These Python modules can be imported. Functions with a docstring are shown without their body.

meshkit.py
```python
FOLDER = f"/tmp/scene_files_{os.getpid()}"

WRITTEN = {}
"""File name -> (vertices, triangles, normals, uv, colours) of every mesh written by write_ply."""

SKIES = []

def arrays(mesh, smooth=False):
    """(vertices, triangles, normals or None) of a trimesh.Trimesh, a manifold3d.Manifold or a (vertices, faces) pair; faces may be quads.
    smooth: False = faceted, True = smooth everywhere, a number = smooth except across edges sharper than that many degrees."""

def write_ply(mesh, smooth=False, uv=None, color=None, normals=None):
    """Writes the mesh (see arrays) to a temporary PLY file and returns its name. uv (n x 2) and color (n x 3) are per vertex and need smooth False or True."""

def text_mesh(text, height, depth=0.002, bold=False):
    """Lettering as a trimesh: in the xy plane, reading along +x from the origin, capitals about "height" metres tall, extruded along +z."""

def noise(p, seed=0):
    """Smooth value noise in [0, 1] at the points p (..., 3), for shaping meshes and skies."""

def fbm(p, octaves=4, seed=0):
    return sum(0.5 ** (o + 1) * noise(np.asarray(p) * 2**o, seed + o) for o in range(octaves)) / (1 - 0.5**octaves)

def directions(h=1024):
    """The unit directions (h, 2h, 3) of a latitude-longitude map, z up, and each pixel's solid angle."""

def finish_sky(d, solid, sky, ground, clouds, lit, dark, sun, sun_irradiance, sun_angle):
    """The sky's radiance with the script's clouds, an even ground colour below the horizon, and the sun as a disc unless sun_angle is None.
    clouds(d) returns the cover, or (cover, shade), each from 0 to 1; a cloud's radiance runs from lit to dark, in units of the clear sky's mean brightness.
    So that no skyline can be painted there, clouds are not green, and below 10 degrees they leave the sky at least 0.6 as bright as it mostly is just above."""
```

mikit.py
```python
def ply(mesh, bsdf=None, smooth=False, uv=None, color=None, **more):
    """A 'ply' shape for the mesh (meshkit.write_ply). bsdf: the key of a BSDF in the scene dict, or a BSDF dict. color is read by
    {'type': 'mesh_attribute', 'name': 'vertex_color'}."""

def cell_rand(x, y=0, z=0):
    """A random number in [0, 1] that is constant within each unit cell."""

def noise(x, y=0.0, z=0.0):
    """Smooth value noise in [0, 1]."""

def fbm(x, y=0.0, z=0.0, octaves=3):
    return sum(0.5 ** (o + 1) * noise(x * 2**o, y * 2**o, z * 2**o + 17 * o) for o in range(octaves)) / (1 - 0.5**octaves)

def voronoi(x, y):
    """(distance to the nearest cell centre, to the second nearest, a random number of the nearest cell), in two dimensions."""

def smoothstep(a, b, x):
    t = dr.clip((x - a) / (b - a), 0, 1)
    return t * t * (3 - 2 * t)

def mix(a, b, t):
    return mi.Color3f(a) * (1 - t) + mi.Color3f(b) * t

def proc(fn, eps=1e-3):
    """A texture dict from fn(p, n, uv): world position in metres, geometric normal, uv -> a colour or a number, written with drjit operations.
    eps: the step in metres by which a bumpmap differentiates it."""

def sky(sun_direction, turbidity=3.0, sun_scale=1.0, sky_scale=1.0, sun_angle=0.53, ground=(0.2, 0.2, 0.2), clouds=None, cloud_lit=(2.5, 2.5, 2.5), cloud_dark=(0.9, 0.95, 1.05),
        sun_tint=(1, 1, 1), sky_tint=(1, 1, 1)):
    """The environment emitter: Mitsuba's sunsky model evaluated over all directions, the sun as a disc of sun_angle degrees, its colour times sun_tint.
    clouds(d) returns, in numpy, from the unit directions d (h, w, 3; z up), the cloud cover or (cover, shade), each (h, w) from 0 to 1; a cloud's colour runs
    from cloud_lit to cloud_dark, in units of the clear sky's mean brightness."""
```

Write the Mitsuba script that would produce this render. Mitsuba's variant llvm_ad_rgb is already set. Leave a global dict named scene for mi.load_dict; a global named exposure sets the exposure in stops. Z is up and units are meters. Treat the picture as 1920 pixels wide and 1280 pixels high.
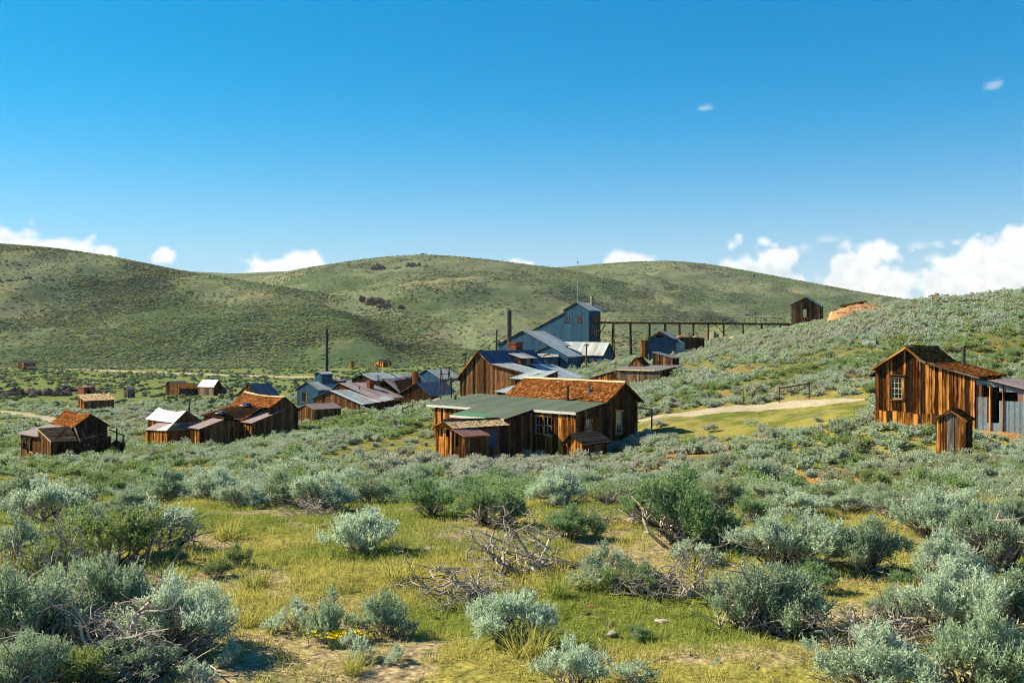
import math, random
import numpy as np, trimesh, drjit as dr, mitsuba as mi, mikit, meshkit
from scipy.interpolate import RBFInterpolator, RegularGridInterpolator
from mikit import noise, fbm, cell_rand, smoothstep, mix, voronoi
T = mi.ScalarTransform4f
F, CX, CY = 1867.0, 960.0, 640.0          # survey camera: focal length and centre, in photo pixels
scene, labels = {}, {}

# ------------------------------------------------------------------ camera, sky, exposure
scene['camera'] = {'type': 'perspective', 'fov': 54.42, 'fov_axis': 'x', 'near_clip': 0.1, 'far_clip': 20000.0,
                   'medium': {'type': 'ref', 'id': 'air'},
                   'to_world': T().look_at(origin=[0, 0, 0], target=[0, 1, 0], up=[0, 0, 1])}
SUN = (-0.77, 0.30, 0.565)
exposure = 2.98

def clouds(d):
    """cumulus banks low over the horizon, all round: each bank is (bearing, elevation of its base, half width, height) in degrees"""
    az = np.degrees(np.arctan2(d[..., 0], d[..., 1])); el = np.degrees(np.arcsin(np.clip(d[..., 2], -1, 1)))
    rng = np.random.default_rng(4)
    banks = [(-28.5, 4.6, 3.0, 2.0), (-24.6, 3.6, 3.6, 1.9), (-21.5, 3.4, 2.0, 1.3), (-19.35, 4.4, 0.75, 0.75), (-12.9, 3.5, 2.5, 1.35), (-11.6, 3.5, 1.6, 1.5),
             (0.3, 4.25, 1.1, 0.5), (6.6, 4.3, 1.7, 0.95), (13.6, 3.1, 2.8, 2.2), (14.6, 4.0, 1.4, 1.5), (19.6, 2.2, 3.6, 2.9), (18.6, 3.6, 1.3, 1.6), (25.0, 2.6, 3.6, 3.0), (27.3, 3.0, 2.2, 2.9),
             (30.0, 3.0, 4.0, 3.0), (22.2, 5.0, .7, .35), (17.6, 5.5, .7, .35), (16.4, 5.1, .5, .3), (10.9, 12.85, .5, .26), (11.15, 12.95, .3, .18), (25.75, 12.95, .5, .34), (26.0, 13.1, .3, .2)]
    for k in range(34):
        a = 36 + k * 8.8 + rng.uniform(-3, 3)
        banks.append(((a + 180) % 360 - 180, rng.uniform(2.5, 4.5), rng.uniform(1.5, 4), rng.uniform(1, 3)))
    cover = np.zeros(az.shape); shade = np.zeros(az.shape)
    sel = (el > 0) & (el < 16)
    A, E = az[sel], el[sel]
    q = np.stack([A * 1.05, E * 1.25, A * 0 + 3.1], -1)
    n = meshkit.fbm(q, 5, 11) - 0.5
    n2 = meshkit.fbm(q * 2.3 + 9, 4, 5) - 0.5
    c = np.zeros(A.shape); s = np.zeros(A.shape)
    for a, e, w, h in banks:
        u = ((A - a + 180) % 360 - 180) / w
        v = (E - e) / h
        top = np.where(v > 0, v, v * 2.6)
        f = 1 - np.sqrt(u * u + top * top) + n * 1.25 * min(1, 0.55 + h * 0.3) + n2 * 0.5
        m = np.clip(f / 0.19, 0, 1) * .9
        if h < 0.45: m = np.clip(f / 1.0, 0, 1) * 0.5
        s = np.where(m > 0.02, np.maximum(s * (1 - m), m * np.clip(0.34 - v * 0.55 + n2 * 1.3, 0, 0.8)), s)
        c = np.maximum(c, m)
    cover[sel], shade[sel] = c, s
    veil = np.where(el > 0, .74 * np.exp(-(np.maximum(el, 0) / 7.5) ** 2), 0)          # pale air towards the horizon, the same all round
    shade = (cover * shade + veil * (1 - cover) * .6) / np.maximum(cover + veil * (1 - cover), 1e-6); cover = cover + veil * (1 - cover)
    return cover, shade

scene['sky_light'] = mikit.sky(SUN, turbidity=2, ground=(0.16, 0.17, 0.10), clouds=clouds, cloud_lit=(4.3, 4.3, 4.3), cloud_dark=(2.3, 2.8, 3.05),
                               sky_tint=(0.002, 0.42, 0.60), sun_tint=(1.07, 1.12, 1.04))

# thin summer air that pales the far hills
scene['air'] = {'type': 'homogeneous', 'albedo': .95, 'sigma_t': 4.5e-5}
scene['haze'] = {'type': 'cube', 'bsdf': {'type': 'null'}, 'interior': {'type': 'ref', 'id': 'air'}, 'to_world': T().translate([0, 2400, 32]).scale([5200, 2800, 118])}

# ------------------------------------------------------------------ survey helpers
def at(px, py, d): return np.array([(px - CX) / F * d, d, (CY - py) / F * d])

def new(base):
    """next free name base, base_001, ..."""
    k, n = base, 0
    used = new.used
    while k in used:
        n += 1; k = f'{base}_{n:03d}'
    used.add(k); return k
new.used = set()

def put(key, mesh_uv, bsdf, smooth=False, color=None):
    v, f, uv = mesh_uv
    key = new(key)
    scene[key] = mikit.ply((v, f), bsdf, smooth=smooth, uv=uv, color=color)
    return key

def lab(key, label=None, category=None, group=None, kind=None):
    labels[key] = {k: v for k, v in dict(label=label, category=category, group=group, kind=kind).items() if v}
    return key

lab('haze', 'thin pale air over the whole valley', kind='stuff')

class MB:
    """collects hexahedra, tubes and quads into one mesh with uv"""
    def __init__(s): s.v, s.f, s.uv, s.n = [], [], [], 0
    def add(s, v, f, uv=None):
        v = np.asarray(v, float); s.v.append(v); s.f.append(np.asarray(f, int) + s.n); s.n += len(v)
        s.uv.append(np.zeros((len(v), 2)) if uv is None else np.broadcast_to(np.asarray(uv, float), (len(v), 2)))
        return s
    HEX = np.array([[0, 2, 1], [0, 3, 2], [4, 5, 6], [4, 6, 7], [0, 1, 5], [0, 5, 4], [1, 2, 6], [1, 6, 5], [2, 3, 7], [2, 7, 6], [3, 0, 4], [3, 4, 7]])
    def hexa(s, base, top, uid=0.0, uv=None):
        v = np.vstack([base, top])
        if uv is None:
            o = v[0]; e = np.linalg.norm(v - o, axis=1)
            i = np.argmax([np.linalg.norm(v[k] - o) for k in (1, 3, 4)]); ax = v[(1, 3, 4)[i]] - o; L = np.linalg.norm(ax) + 1e-9
            along = (v - o) @ ax / L; side = np.sqrt(np.maximum(e ** 2 - along ** 2, 0))
            uv = np.stack([uid + np.clip(side, 0, .98), along], 1)
        return s.add(v, s.HEX, uv)
    def box(s, c, x, y, z, uid=0.0):
        """centre c, half vectors x, y, z"""
        c, x, y, z = (np.asarray(q, float) for q in (c, x, y, z))
        b = [c - x - y - z, c + x - y - z, c + x + y - z, c - x + y - z]
        return s.hexa(b, [q + 2 * z for q in b], uid)
    def bar(s, p0, p1, w, h=None, uid=0.0, up=(0, 0, 1)):
        p0, p1 = np.asarray(p0, float), np.asarray(p1, float); h = h or w
        t = (p1 - p0) / (np.linalg.norm(p1 - p0) + 1e-9); x = np.cross(t, up)
        if np.linalg.norm(x) < 1e-3: x = np.cross(t, (1, 0, 0))
        x = x / np.linalg.norm(x); y = np.cross(x, t)
        return s.box((p0 + p1) / 2, x * w / 2, y * h / 2, (p1 - p0) / 2, uid)
    def tube(s, pts, r, sides=6, uid=0.0, cap=True):
        p = np.asarray(pts, float); r = np.broadcast_to(r, (len(p),)); t = np.gradient(p, axis=0); t /= np.linalg.norm(t, axis=1, keepdims=True) + 1e-12
        a = np.cross(t, [0.3, 0.2, 0.93]); bad = np.linalg.norm(a, axis=1) < .2; a[bad] = np.cross(t[bad], [1.0, 0, 0]); a /= np.linalg.norm(a, axis=1, keepdims=True); b = np.cross(t, a)
        g = np.arange(sides) * 2 * np.pi / sides
        v = p[:, None] + r[:, None, None] * (np.cos(g)[None, :, None] * a[:, None] + np.sin(g)[None, :, None] * b[:, None])
        i, j = np.meshgrid(np.arange(len(p) - 1), np.arange(sides), indexing='ij'); jj = (j + 1) % sides
        q = np.stack([i * sides + j, i * sides + jj, (i + 1) * sides + jj, (i + 1) * sides + j], -1).reshape(-1, 4)
        f = [q[:, [0, 1, 2]], q[:, [0, 2, 3]]]
        if cap:
            n = (len(p) - 1) * sides
            f.append(np.array([[n, n + k, n + k + 1] for k in range(1, sides - 1)])); f.append(np.array([[0, k + 1, k] for k in range(1, sides - 1)]))
        L = np.concatenate([[0], np.cumsum(np.linalg.norm(np.diff(p, axis=0), axis=1))])
        uv = np.stack([np.broadcast_to(uid + .5 + .4 * np.sin(g)[None], (len(p), sides)), np.broadcast_to(L[:, None], (len(p), sides))], -1).reshape(-1, 2)
        return s.add(v.reshape(-1, 3), np.vstack(f), uv)
    def get(s): return np.vstack(s.v), np.vstack(s.f), np.vstack(s.uv)

R = random.Random(7)
def uid(pal): return pal * 1000 + R.randrange(1, 990)

# ------------------------------------------------------------------ materials
def table(pal, rows):
    c = mi.Color3f(rows[0])
    for k in range(1, len(rows)): c = dr.select(pal > k - 0.5, mi.Color3f(rows[k]), c)
    return c

# palettes of weathered timber: 0 orange brown, 1 grey, 2 orange shingle, 3 dark brown shingle, 4 cream/new wood, 5 near black brown, 6 dull brown (both also put shade into right-facing walls), 7 brick, 8 twig grey, 9 bark dark
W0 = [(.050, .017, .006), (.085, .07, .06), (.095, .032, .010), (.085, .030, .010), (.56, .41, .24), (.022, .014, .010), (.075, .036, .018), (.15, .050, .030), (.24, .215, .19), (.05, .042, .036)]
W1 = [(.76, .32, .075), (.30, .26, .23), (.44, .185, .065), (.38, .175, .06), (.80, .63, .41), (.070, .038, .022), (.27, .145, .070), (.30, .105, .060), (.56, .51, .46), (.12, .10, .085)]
def wood_fn(p, n, uv):
    pal = dr.floor(uv.x / 1000); i = dr.floor(uv.x); s = uv.x - i
    r = cell_rand(i, 3, 1); st = noise(s * 55, uv.y * .9, i); kn = noise(s * 9, uv.y * 2.2, i + 5)
    t = dr.clip(r * .9 + (st - .5) * .8 + (kn - .5) * .6 - .03, 0, 1)
    c = mix(table(pal, W0), table(pal, W1), t * t * 1.15)
    return c * (0.62 + 0.55 * noise(s * 150, uv.y * 3, i))
scene['timber'] = {'type': 'twosided', 'b': {'type': 'diffuse', 'reflectance': mikit.proc(wood_fn)}}

# palettes of sheet metal and roofing: 0 galvanised, 1 mauve felt, 2 white, 3 green felt, 4 dark blue-grey (also shade put into the barn roof), 5 rust red, 6 black iron, 7 grey felt, 8 bright green felt, 9 metal siding, wall shade put into its deep blue
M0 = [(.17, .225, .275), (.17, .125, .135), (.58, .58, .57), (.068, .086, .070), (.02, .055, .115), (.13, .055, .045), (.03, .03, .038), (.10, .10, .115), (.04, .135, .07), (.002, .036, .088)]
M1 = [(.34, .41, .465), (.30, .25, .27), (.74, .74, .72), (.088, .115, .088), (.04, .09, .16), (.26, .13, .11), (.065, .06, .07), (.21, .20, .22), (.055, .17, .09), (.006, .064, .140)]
def metal_fn(p, n, uv):
    pal = dr.floor(uv.x / 1000); i = dr.floor(uv.x)
    t = dr.clip(.75 * cell_rand(i, 5, 1) + .6 * (fbm(p.x * .9, p.y * .9, p.z * 1.3, 3) - .35), 0, 1)
    c = mix(table(pal, M0), table(pal, M1), t)
    rust = smoothstep(.57, .72, fbm(p.x * .55 + i * 3, p.y * .55, p.z * .8, 4)) * dr.select((pal < .5), .55, dr.select(dr.abs(pal - 4) < .5, .12, 0))
    return mix(c, mi.Color3f(.27, .12, .055), rust)
scene['metal'] = {'type': 'twosided', 'b': {'type': 'principled', 'base_color': mikit.proc(metal_fn), 'roughness': .6, 'specular': .12}}
scene['white_paint'] = {'type': 'twosided', 'b': {'type': 'diffuse', 'reflectance': {'type': 'rgb', 'value': [.42, .42, .41]}}}
scene['glass'] = {'type': 'thindielectric', 'int_ior': 1.5}
scene['curtain'] = {'type': 'twosided', 'b': {'type': 'diffuse', 'reflectance': {'type': 'rgb', 'value': [.45, .40, .33]}}}

def ground_fn(p, n, uv):
    a = fbm(p.x * .55, p.y * .55, 1.0, 4); b = fbm(p.x * 2.3, p.y * 2.3, 4.0, 4); g = fbm(p.x * .16 + 7, p.y * .16, 2.0, 3); fine = noise(p.x * 37, p.y * 37, 1); q = noise(p.x * 90, p.y * 90, 6)
    dirt = mix((.25, .20, .135), (.36, .295, .21), fine)
    straw = mix((.20, .195, .055), (.31, .28, .085), b)
    green = mix((.085, .125, .025), (.17, .19, .045), b)
    c = mix(straw, green, smoothstep(.40, .62, a))
    near = 1 - smoothstep(18., 32., p.y)
    c = mix(c, dirt, smoothstep(.53, .68, fbm(p.x * .8 + 3, p.y * .8, 9.0, 4)) * (.35 + .5 * near))
    org = smoothstep(.56, .66, fbm(p.x * .12 + 40, p.y * .12, 3.0, 4)) * (1 - near) * smoothstep(0., 15., p.x)
    c = mix(c, mix((.30, .15, .07), (.42, .24, .12), b), org * .85)
    val = .95 * smoothstep(135., 190., p.y) * (1 - smoothstep(0., 60., p.x))
    c = mix(c, mix((.125, .18, .062), (.20, .24, .10), g), val)
    c = mix(c, mix((.11, .125, .06), (.15, .155, .075), b), smoothstep(60., 120., p.y) * (1 - val) * .6)
    return c * (.62 + .5 * fine) * (.75 + .5 * q)
def ground_bump(p, n, uv): return fbm(p.x * 9, p.y * 9, 2.0, 4)
scene['soil'] = {'type': 'twosided', 'b': {'type': 'bumpmap', 'arbitrary': mikit.proc(ground_bump, eps=.01), 'scale': .05, 'bsdf': {'type': 'diffuse', 'reflectance': mikit.proc(ground_fn)}}}

def path_fn(p, n, uv):
    return mix((.29, .26, .205), (.38, .345, .28), fbm(p.x * 1.5, p.y * 1.5, 2.0, 4)) * (.75 + .4 * noise(p.x * 30, p.y * 30, 3))
scene['dust'] = {'type': 'twosided', 'b': {'type': 'diffuse', 'reflectance': mikit.proc(path_fn)}}

def hill_fn(p, n, uv):
    a = fbm(p.x * .012, p.y * .012, p.z * .02, 4); b = fbm(p.x * .06, p.y * .06, p.z * .06, 3); c2 = noise(p.x * .5, p.y * .5, p.z * .5)
    c = mix((.074, .110, .068), (.124, .154, .102), smoothstep(.3, .7, a))
    c = mix(c, (.20, .20, .06), smoothstep(.55, .75, b) * .3)
    c = mix(c, (.21, .18, .12), smoothstep(.62, .75, fbm(p.x * .02 + 5, p.y * .02, p.z * .03, 3)) * .5)
    c = mix(c, (.048, .085, .042), smoothstep(.52, .66, fbm(p.x * .009 + 31, p.y * .009, p.z * .014, 4)) * .75)
    return c * (.7 + .6 * c2)
scene['hillside'] = {'type': 'twosided', 'b': {'type': 'diffuse', 'reflectance': mikit.proc(hill_fn)}}

def scrub_fn(p, n, uv):
    cx, cy = dr.floor(p.x / 2.1), dr.floor(p.y / 2.1); r = cell_rand(cx, cy, 1); y = fbm(p.x * .018 + 11, p.y * .018, p.z * .02, 3)
    c = mix((.078, .122, .070), (.140, .188, .118), r)
    c = mix(c, (.21, .21, .055), dr.select(cell_rand(cx, cy, 2) > 1.12 - y * .72, .75, 0))
    return c
scene['scrub_leaf'] = {'type': 'twosided', 'b': {'type': 'diffuse', 'reflectance': mikit.proc(scrub_fn)}}

def leaf_mat(name, c0, c1, big=.8, warm=(.20, .19, .05)):
    def fn(p, n, uv):
        v = noise(p.x * big, p.y * big, p.z * big); t = dr.clip(uv.x * .65 + v * .5 - .05, 0, 1)
        return mix(mix(c0, c1, t), warm, smoothstep(.62, .8, noise(p.x * .35 + 9, p.y * .35, 3)) * .35)
    scene[name] = {'type': 'principledthin', 'base_color': mikit.proc(fn), 'roughness': .65, 'diff_trans': .75, 'spec_trans': 0.0, 'eta': 1.35}
leaf_mat('leaf_silver', (.19, .28, .195), (.66, .78, .64))
leaf_mat('leaf_dull', (.125, .20, .125), (.43, .545, .39))
leaf_mat('leaf_green', (.10, .195, .085), (.30, .43, .22))
leaf_mat('leaf_olive', (.12, .175, .055), (.32, .40, .16))
leaf_mat('leaf_far', (.20, .275, .195), (.55, .645, .51), big=1.1)
leaf_mat('leaf_fargreen', (.12, .21, .08), (.36, .48, .23), big=1.1)
leaf_mat('leaf_fargrey', (.25, .28, .23), (.54, .575, .49), big=1.1)
def grass_fn(p, n, uv):
    a = fbm(p.x * .55, p.y * .55, 1.0, 4)
    dry = mix((.36, .335, .085), (.58, .55, .20), uv.x); grn = mix((.18, .25, .05), (.36, .42, .12), uv.x)
    return mix(dry, grn, dr.clip(smoothstep(.42, .60, a) * .85 + uv.y * .35 - .12, 0, 1))
scene['grass_blades'] = {'type': 'principledthin', 'base_color': mikit.proc(grass_fn), 'roughness': .6, 'diff_trans': .7, 'spec_trans': 0.0, 'eta': 1.35}
def rock_fn(p, n, uv):
    b = fbm(p.x * .8, p.y * .8, p.z * .8, 4)
    c = mix(table(dr.floor(uv.x), [(.055, .045, .045), (.20, .18, .16), (.28, .14, .07), (.15, .07, .05)]), table(dr.floor(uv.x), [(.14, .11, .10), (.42, .40, .37), (.50, .30, .17), (.24, .13, .10)]), b)
    return c
scene['stone_mat'] = {'type': 'twosided', 'b': {'type': 'diffuse', 'reflectance': mikit.proc(rock_fn)}}
scene['petal'] = {'type': 'twosided', 'b': {'type': 'diffuse', 'reflectance': {'type': 'rgb', 'value': [.85, .70, .03]}}}
scene['red_paint'] = {'type': 'twosided', 'b': {'type': 'diffuse', 'reflectance': {'type': 'rgb', 'value': [.55, .12, .02]}}}

# ------------------------------------------------------------------ terrain: survey points (bearing as photo column, [(distance, height)]) -> one sheet
KNOLL = [(-5, -1.5), (2, -1.7), (5.5, -1.9), (10, -2.12), (14, -2.38), (17, -2.75), (22, -3.9), (30, -5.1)]
COLS = {
    0: [(45, -6.9), (60, -7.95), (92, -10.2), (130, -11.6), (190, -12.4), (260, -12.9), (400, -13.2), (540, -12.8)],
    300: [(45, -6.7), (60, -7.8), (85, -9.4), (115, -11.5), (140, -11.8), (190, -12.4), (260, -12.9), (400, -13.2), (540, -12.8)],
    450: [(45, -6.5), (60, -7.6), (85, -9.1), (105, -10.5), (140, -11.2), (190, -12.1), (260, -12.8), (400, -13.1), (540, -12.8)],
    600: [(45, -6.4), (60, -7.3), (85, -8.4), (110, -9.3), (140, -9.9), (190, -11), (260, -12.2), (400, -13), (540, -12.5)],
    800: [(45, -6.3), (60, -7.1), (75, -8.1), (90, -7.9), (110, -7.95), (125, -8.3), (140, -8.6), (200, -8.9), (260, -10.4), (400, -12), (540, -12)],
    960: [(45, -6.3), (60, -7.3), (75, -8.3), (90, -7.9), (115, -6.9), (140, -6.6), (200, -6.7), (260, -8.5), (400, -11), (540, -11)],
    1080: [(45, -6.3), (62, -7.7), (75, -8.0), (90, -7.2), (115, -6.3), (140, -5.8), (170, -4.9), (220, -5.2), (300, -8), (400, -11), (540, -11)],
    1220: [(45, -6.6), (60, -7.2), (75, -6.8), (85, -6.4), (100, -5.5), (120, -5.2), (137, -5.2), (150, -4.2), (172, -2.7), (182, -2.5), (220, -3.5), (300, -8), (400, -11), (540, -10)],
    1400: [(42, -6.5), (60, -6.6), (75, -5.85), (85, -5.4), (100, -4.1), (120, -2.4), (150, -.6), (180, .6), (205, 1.5), (222, 1.9), (245, .6), (300, -5), (400, -10), (540, -10)],
    1520: [(42, -6.4), (55, -6.2), (65, -5.7), (75, -5.0), (90, -3.6), (110, -1.5), (130, .3), (160, 2.0), (180, 2.8), (205, 3.7), (222, 4.0), (250, 2.0), (300, -4), (400, -10), (540, -10)],
    1660: [(40, -6.1), (55, -6.2), (62, -5.1), (66, -4.7), (85, -2.7), (110, 0), (140, 3.5), (165, 6.4), (180, 7.0), (215, 6), (300, 0), (400, -8), (540, -10)],
    1800: [(38, -5.9), (53, -5.9), (60, -5.2), (66, -4.8), (85, -2.7), (110, .2), (140, 4), (175, 8), (190, 8.7), (225, 8), (300, 3), (400, -5), (540, -8)],
    1920: [(36, -5.7), (52, -5.5), (60, -4.95), (66, -4.5), (85, -2.5), (110, .6), (150, 5.5), (190, 10.0), (205, 10.9), (235, 11), (300, 8), (400, 0), (540, -8)]}
COLS[-700] = COLS[0]; COLS[2500] = [(d, z + max(0, d - 80) * .02) for d, z in COLS[1920]]; COLS[3000] = COLS[2500]
ANCHORS = [(857, 858, 70), (820, 855, 71), (930, 850, 74), (1064, 859, 71.5), (1120, 845, 74), (1190, 812, 80), (1640, 784, 62.5), (1700, 784, 61), (1830, 782, 59), (1900, 784, 58), (1757, 835, 54), (1820, 836, 54), (863, 752, 118), (870, 765, 110), (372, 738, 258), (588, 774, 152), (40, 850, 92), (97, 852, 88), (357, 830, 106), (470, 818, 108), (274, 827, 116), (1100, 722, 137), (1160, 719, 136), (1240, 707, 134), (1190, 735, 122), (1224, 694, 139), (1262, 690, 138)]
def _pts():
    P, V = [], []
    for px, py, d in ANCHORS:
        p = at(px, py, d) - np.array([0, 0, .5]); P.append((2 * p[0] / (d + 8), math.log(d + 8))); V.append(p[2] / (d + 8))
    for px, rows in COLS.items():
        for d, z in KNOLL + rows:
            z = z - (.55 if d > 40 else 0)
            x = (px - CX) / F * max(d, 1) if d > 8 else (px - CX) / F * 1.0 * (d + 8)
            P.append((2 * x / (d + 8), math.log(d + 8))); V.append(z / (d + 8))
    return np.array(P), np.array(V)
_P, _V = _pts()
_rbf = RBFInterpolator(_P, _V, kernel='linear', smoothing=.0006)
_gs, _gl = np.linspace(-2.3, 2.3, 180), np.linspace(math.log(2.5), math.log(560), 260)
_S, _L = np.meshgrid(_gs, _gl, indexing='ij')
_grid = _rbf(np.stack([_S.ravel(), _L.ravel()], 1)).reshape(_S.shape)
from scipy.ndimage import gaussian_filter
_grid = gaussian_filter(_grid, 1.2, mode='nearest')
_interp = RegularGridInterpolator((_gs, _gl), _grid, bounds_error=False, fill_value=None)
def H(x, y):
    x, y = np.asarray(x, float), np.asarray(y, float); w = np.maximum(y + 8, 2.6)
    z = _interp(np.stack([np.clip(2 * x / w, -2.3, 2.3), np.log(np.minimum(w, 555))], -1)) * w
    p = np.stack([x, y, x * 0], -1)
    amp = np.clip((y - 4) / 40, .18, 1)
    z = z + (meshkit.fbm(p * .22, 3, 3) - .5) * .75 * amp + (meshkit.fbm(p * 1.3, 2, 8) - .5) * .12
    return z if x.shape or y.shape else np.float64(z.ravel()[0])
def onground(px, py, lo=3.5, hi=540):
    """where the sight line of a survey pixel meets the ground"""
    d = np.geomspace(lo, hi, 2500); z = H((px - CX) / F * d, d)
    hit = np.nonzero(CY - z / d * F <= py)[0]
    k = hit[0] if len(hit) else len(d) - 1
    return np.array([(px - CX) / F * d[k], d[k], z[k]])

def sheet(nu, rows, s0, s1, hfun, off=8.0):
    s = np.linspace(s0, s1, nu); y = rows
    X = s[None, :] * (y[:, None] + off); Y = np.broadcast_to(y[:, None], X.shape); Z = hfun(X, Y)
    v = np.stack([X, Y, Z], -1).reshape(-1, 3)
    i, j = np.meshgrid(np.arange(len(y) - 1), np.arange(nu - 1), indexing='ij'); a = i * nu + j
    q = np.stack([a, a + 1, a + nu + 1, a + nu], -1).reshape(-1, 4)
    return v, np.vstack([q[:, [0, 1, 2]], q[:, [0, 2, 3]]])
v, f = sheet(330, np.geomspace(2.5, 650, 380) - 8, -1.05, 1.05, H)
scene['ground'] = mikit.ply((v, f), 'soil', smooth=True)
lab('ground', 'yellow green grass and bare soil of the knoll, slope and valley floor', kind='structure')

def hill(key, sky_pts, d0, zb, label, rough=1.0, nu=260, nt=70, seed=1, gully=None, back=1.5):
    """a hill that rises from distance d0 to a skyline [(column, row, distance)] and falls away behind it"""
    sp = np.array(sorted(sky_pts), float); u = np.linspace(sp[0, 0], sp[-1, 0], nu)
    k = max(3, nu // 60)
    row = np.interp(u, sp[:, 0], sp[:, 1]); dr_ = np.interp(u, sp[:, 0], sp[:, 2])
    ker = np.ones(2 * k + 1) / (2 * k + 1)
    row, dr_ = (np.convolve(np.pad(q, k, mode='edge'), ker, 'valid') for q in (row, dr_))
    zr = (CY - row) / F * dr_; d0 = np.interp(u, *zip(*d0)) if isinstance(d0, list) else np.full(nu, float(d0)); d0 = np.minimum(d0, dr_ - 30)
    t = np.concatenate([np.linspace(-.12, 1, nt), np.linspace(1.02, back, 18)])
    tt = np.clip(t, 0, 1); prof = .50 * tt + .50 * tt * tt * (3 - 2 * tt)
    prof = np.where(t > 1, 1 - np.maximum(t - 1, 0) ** 1.4 * .9, prof) + np.where(t < 0, t * .4, 0)
    D = d0[None] + t[:, None] * (dr_ - d0)[None]
    X = (u - CX)[None] / F * D
    Z = zb + prof[:, None] * (zr - zb)[None]
    p = np.stack([X, D, X * 0], -1); env = np.clip(np.minimum(t, 1.0 - t) * 5, 0, 1)[:, None]
    sc = (zr - zb).max() / 130
    Z = Z + (meshkit.fbm(p * .0065 / max(sc, .4), 4, seed) - .5) * 46 * rough * sc * env + (meshkit.fbm(p * .035, 3, seed + 5) - .5) * 6 * rough * np.maximum(env, .06) * sc
    if gully is not None: Z = Z + gully(X, D) * env
    front = t <= 1.001
    for _ in range(6):          # keep the skyline where the survey has it
        Z = zb + (Z - zb) * ((zr / dr_) / (Z / D)[front].max(0)).clip(.8, 1.25)[None]
    v = np.stack([X, D, Z], -1); n = v.shape[1]; m = v.shape[0]
    i, j = np.meshgrid(np.arange(m - 1), np.arange(n - 1), indexing='ij'); a = i * n + j
    q = np.stack([a, a + 1, a + n + 1, a + n], -1).reshape(-1, 4)
    scene[key] = mikit.ply((v.reshape(-1, 3), np.vstack([q[:, [0, 1, 2]], q[:, [0, 2, 3]]])), 'hillside', smooth=True)
    lab(key, label, kind='structure'); hill.grid[key] = (u, t, v)
hill.grid = {}
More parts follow.
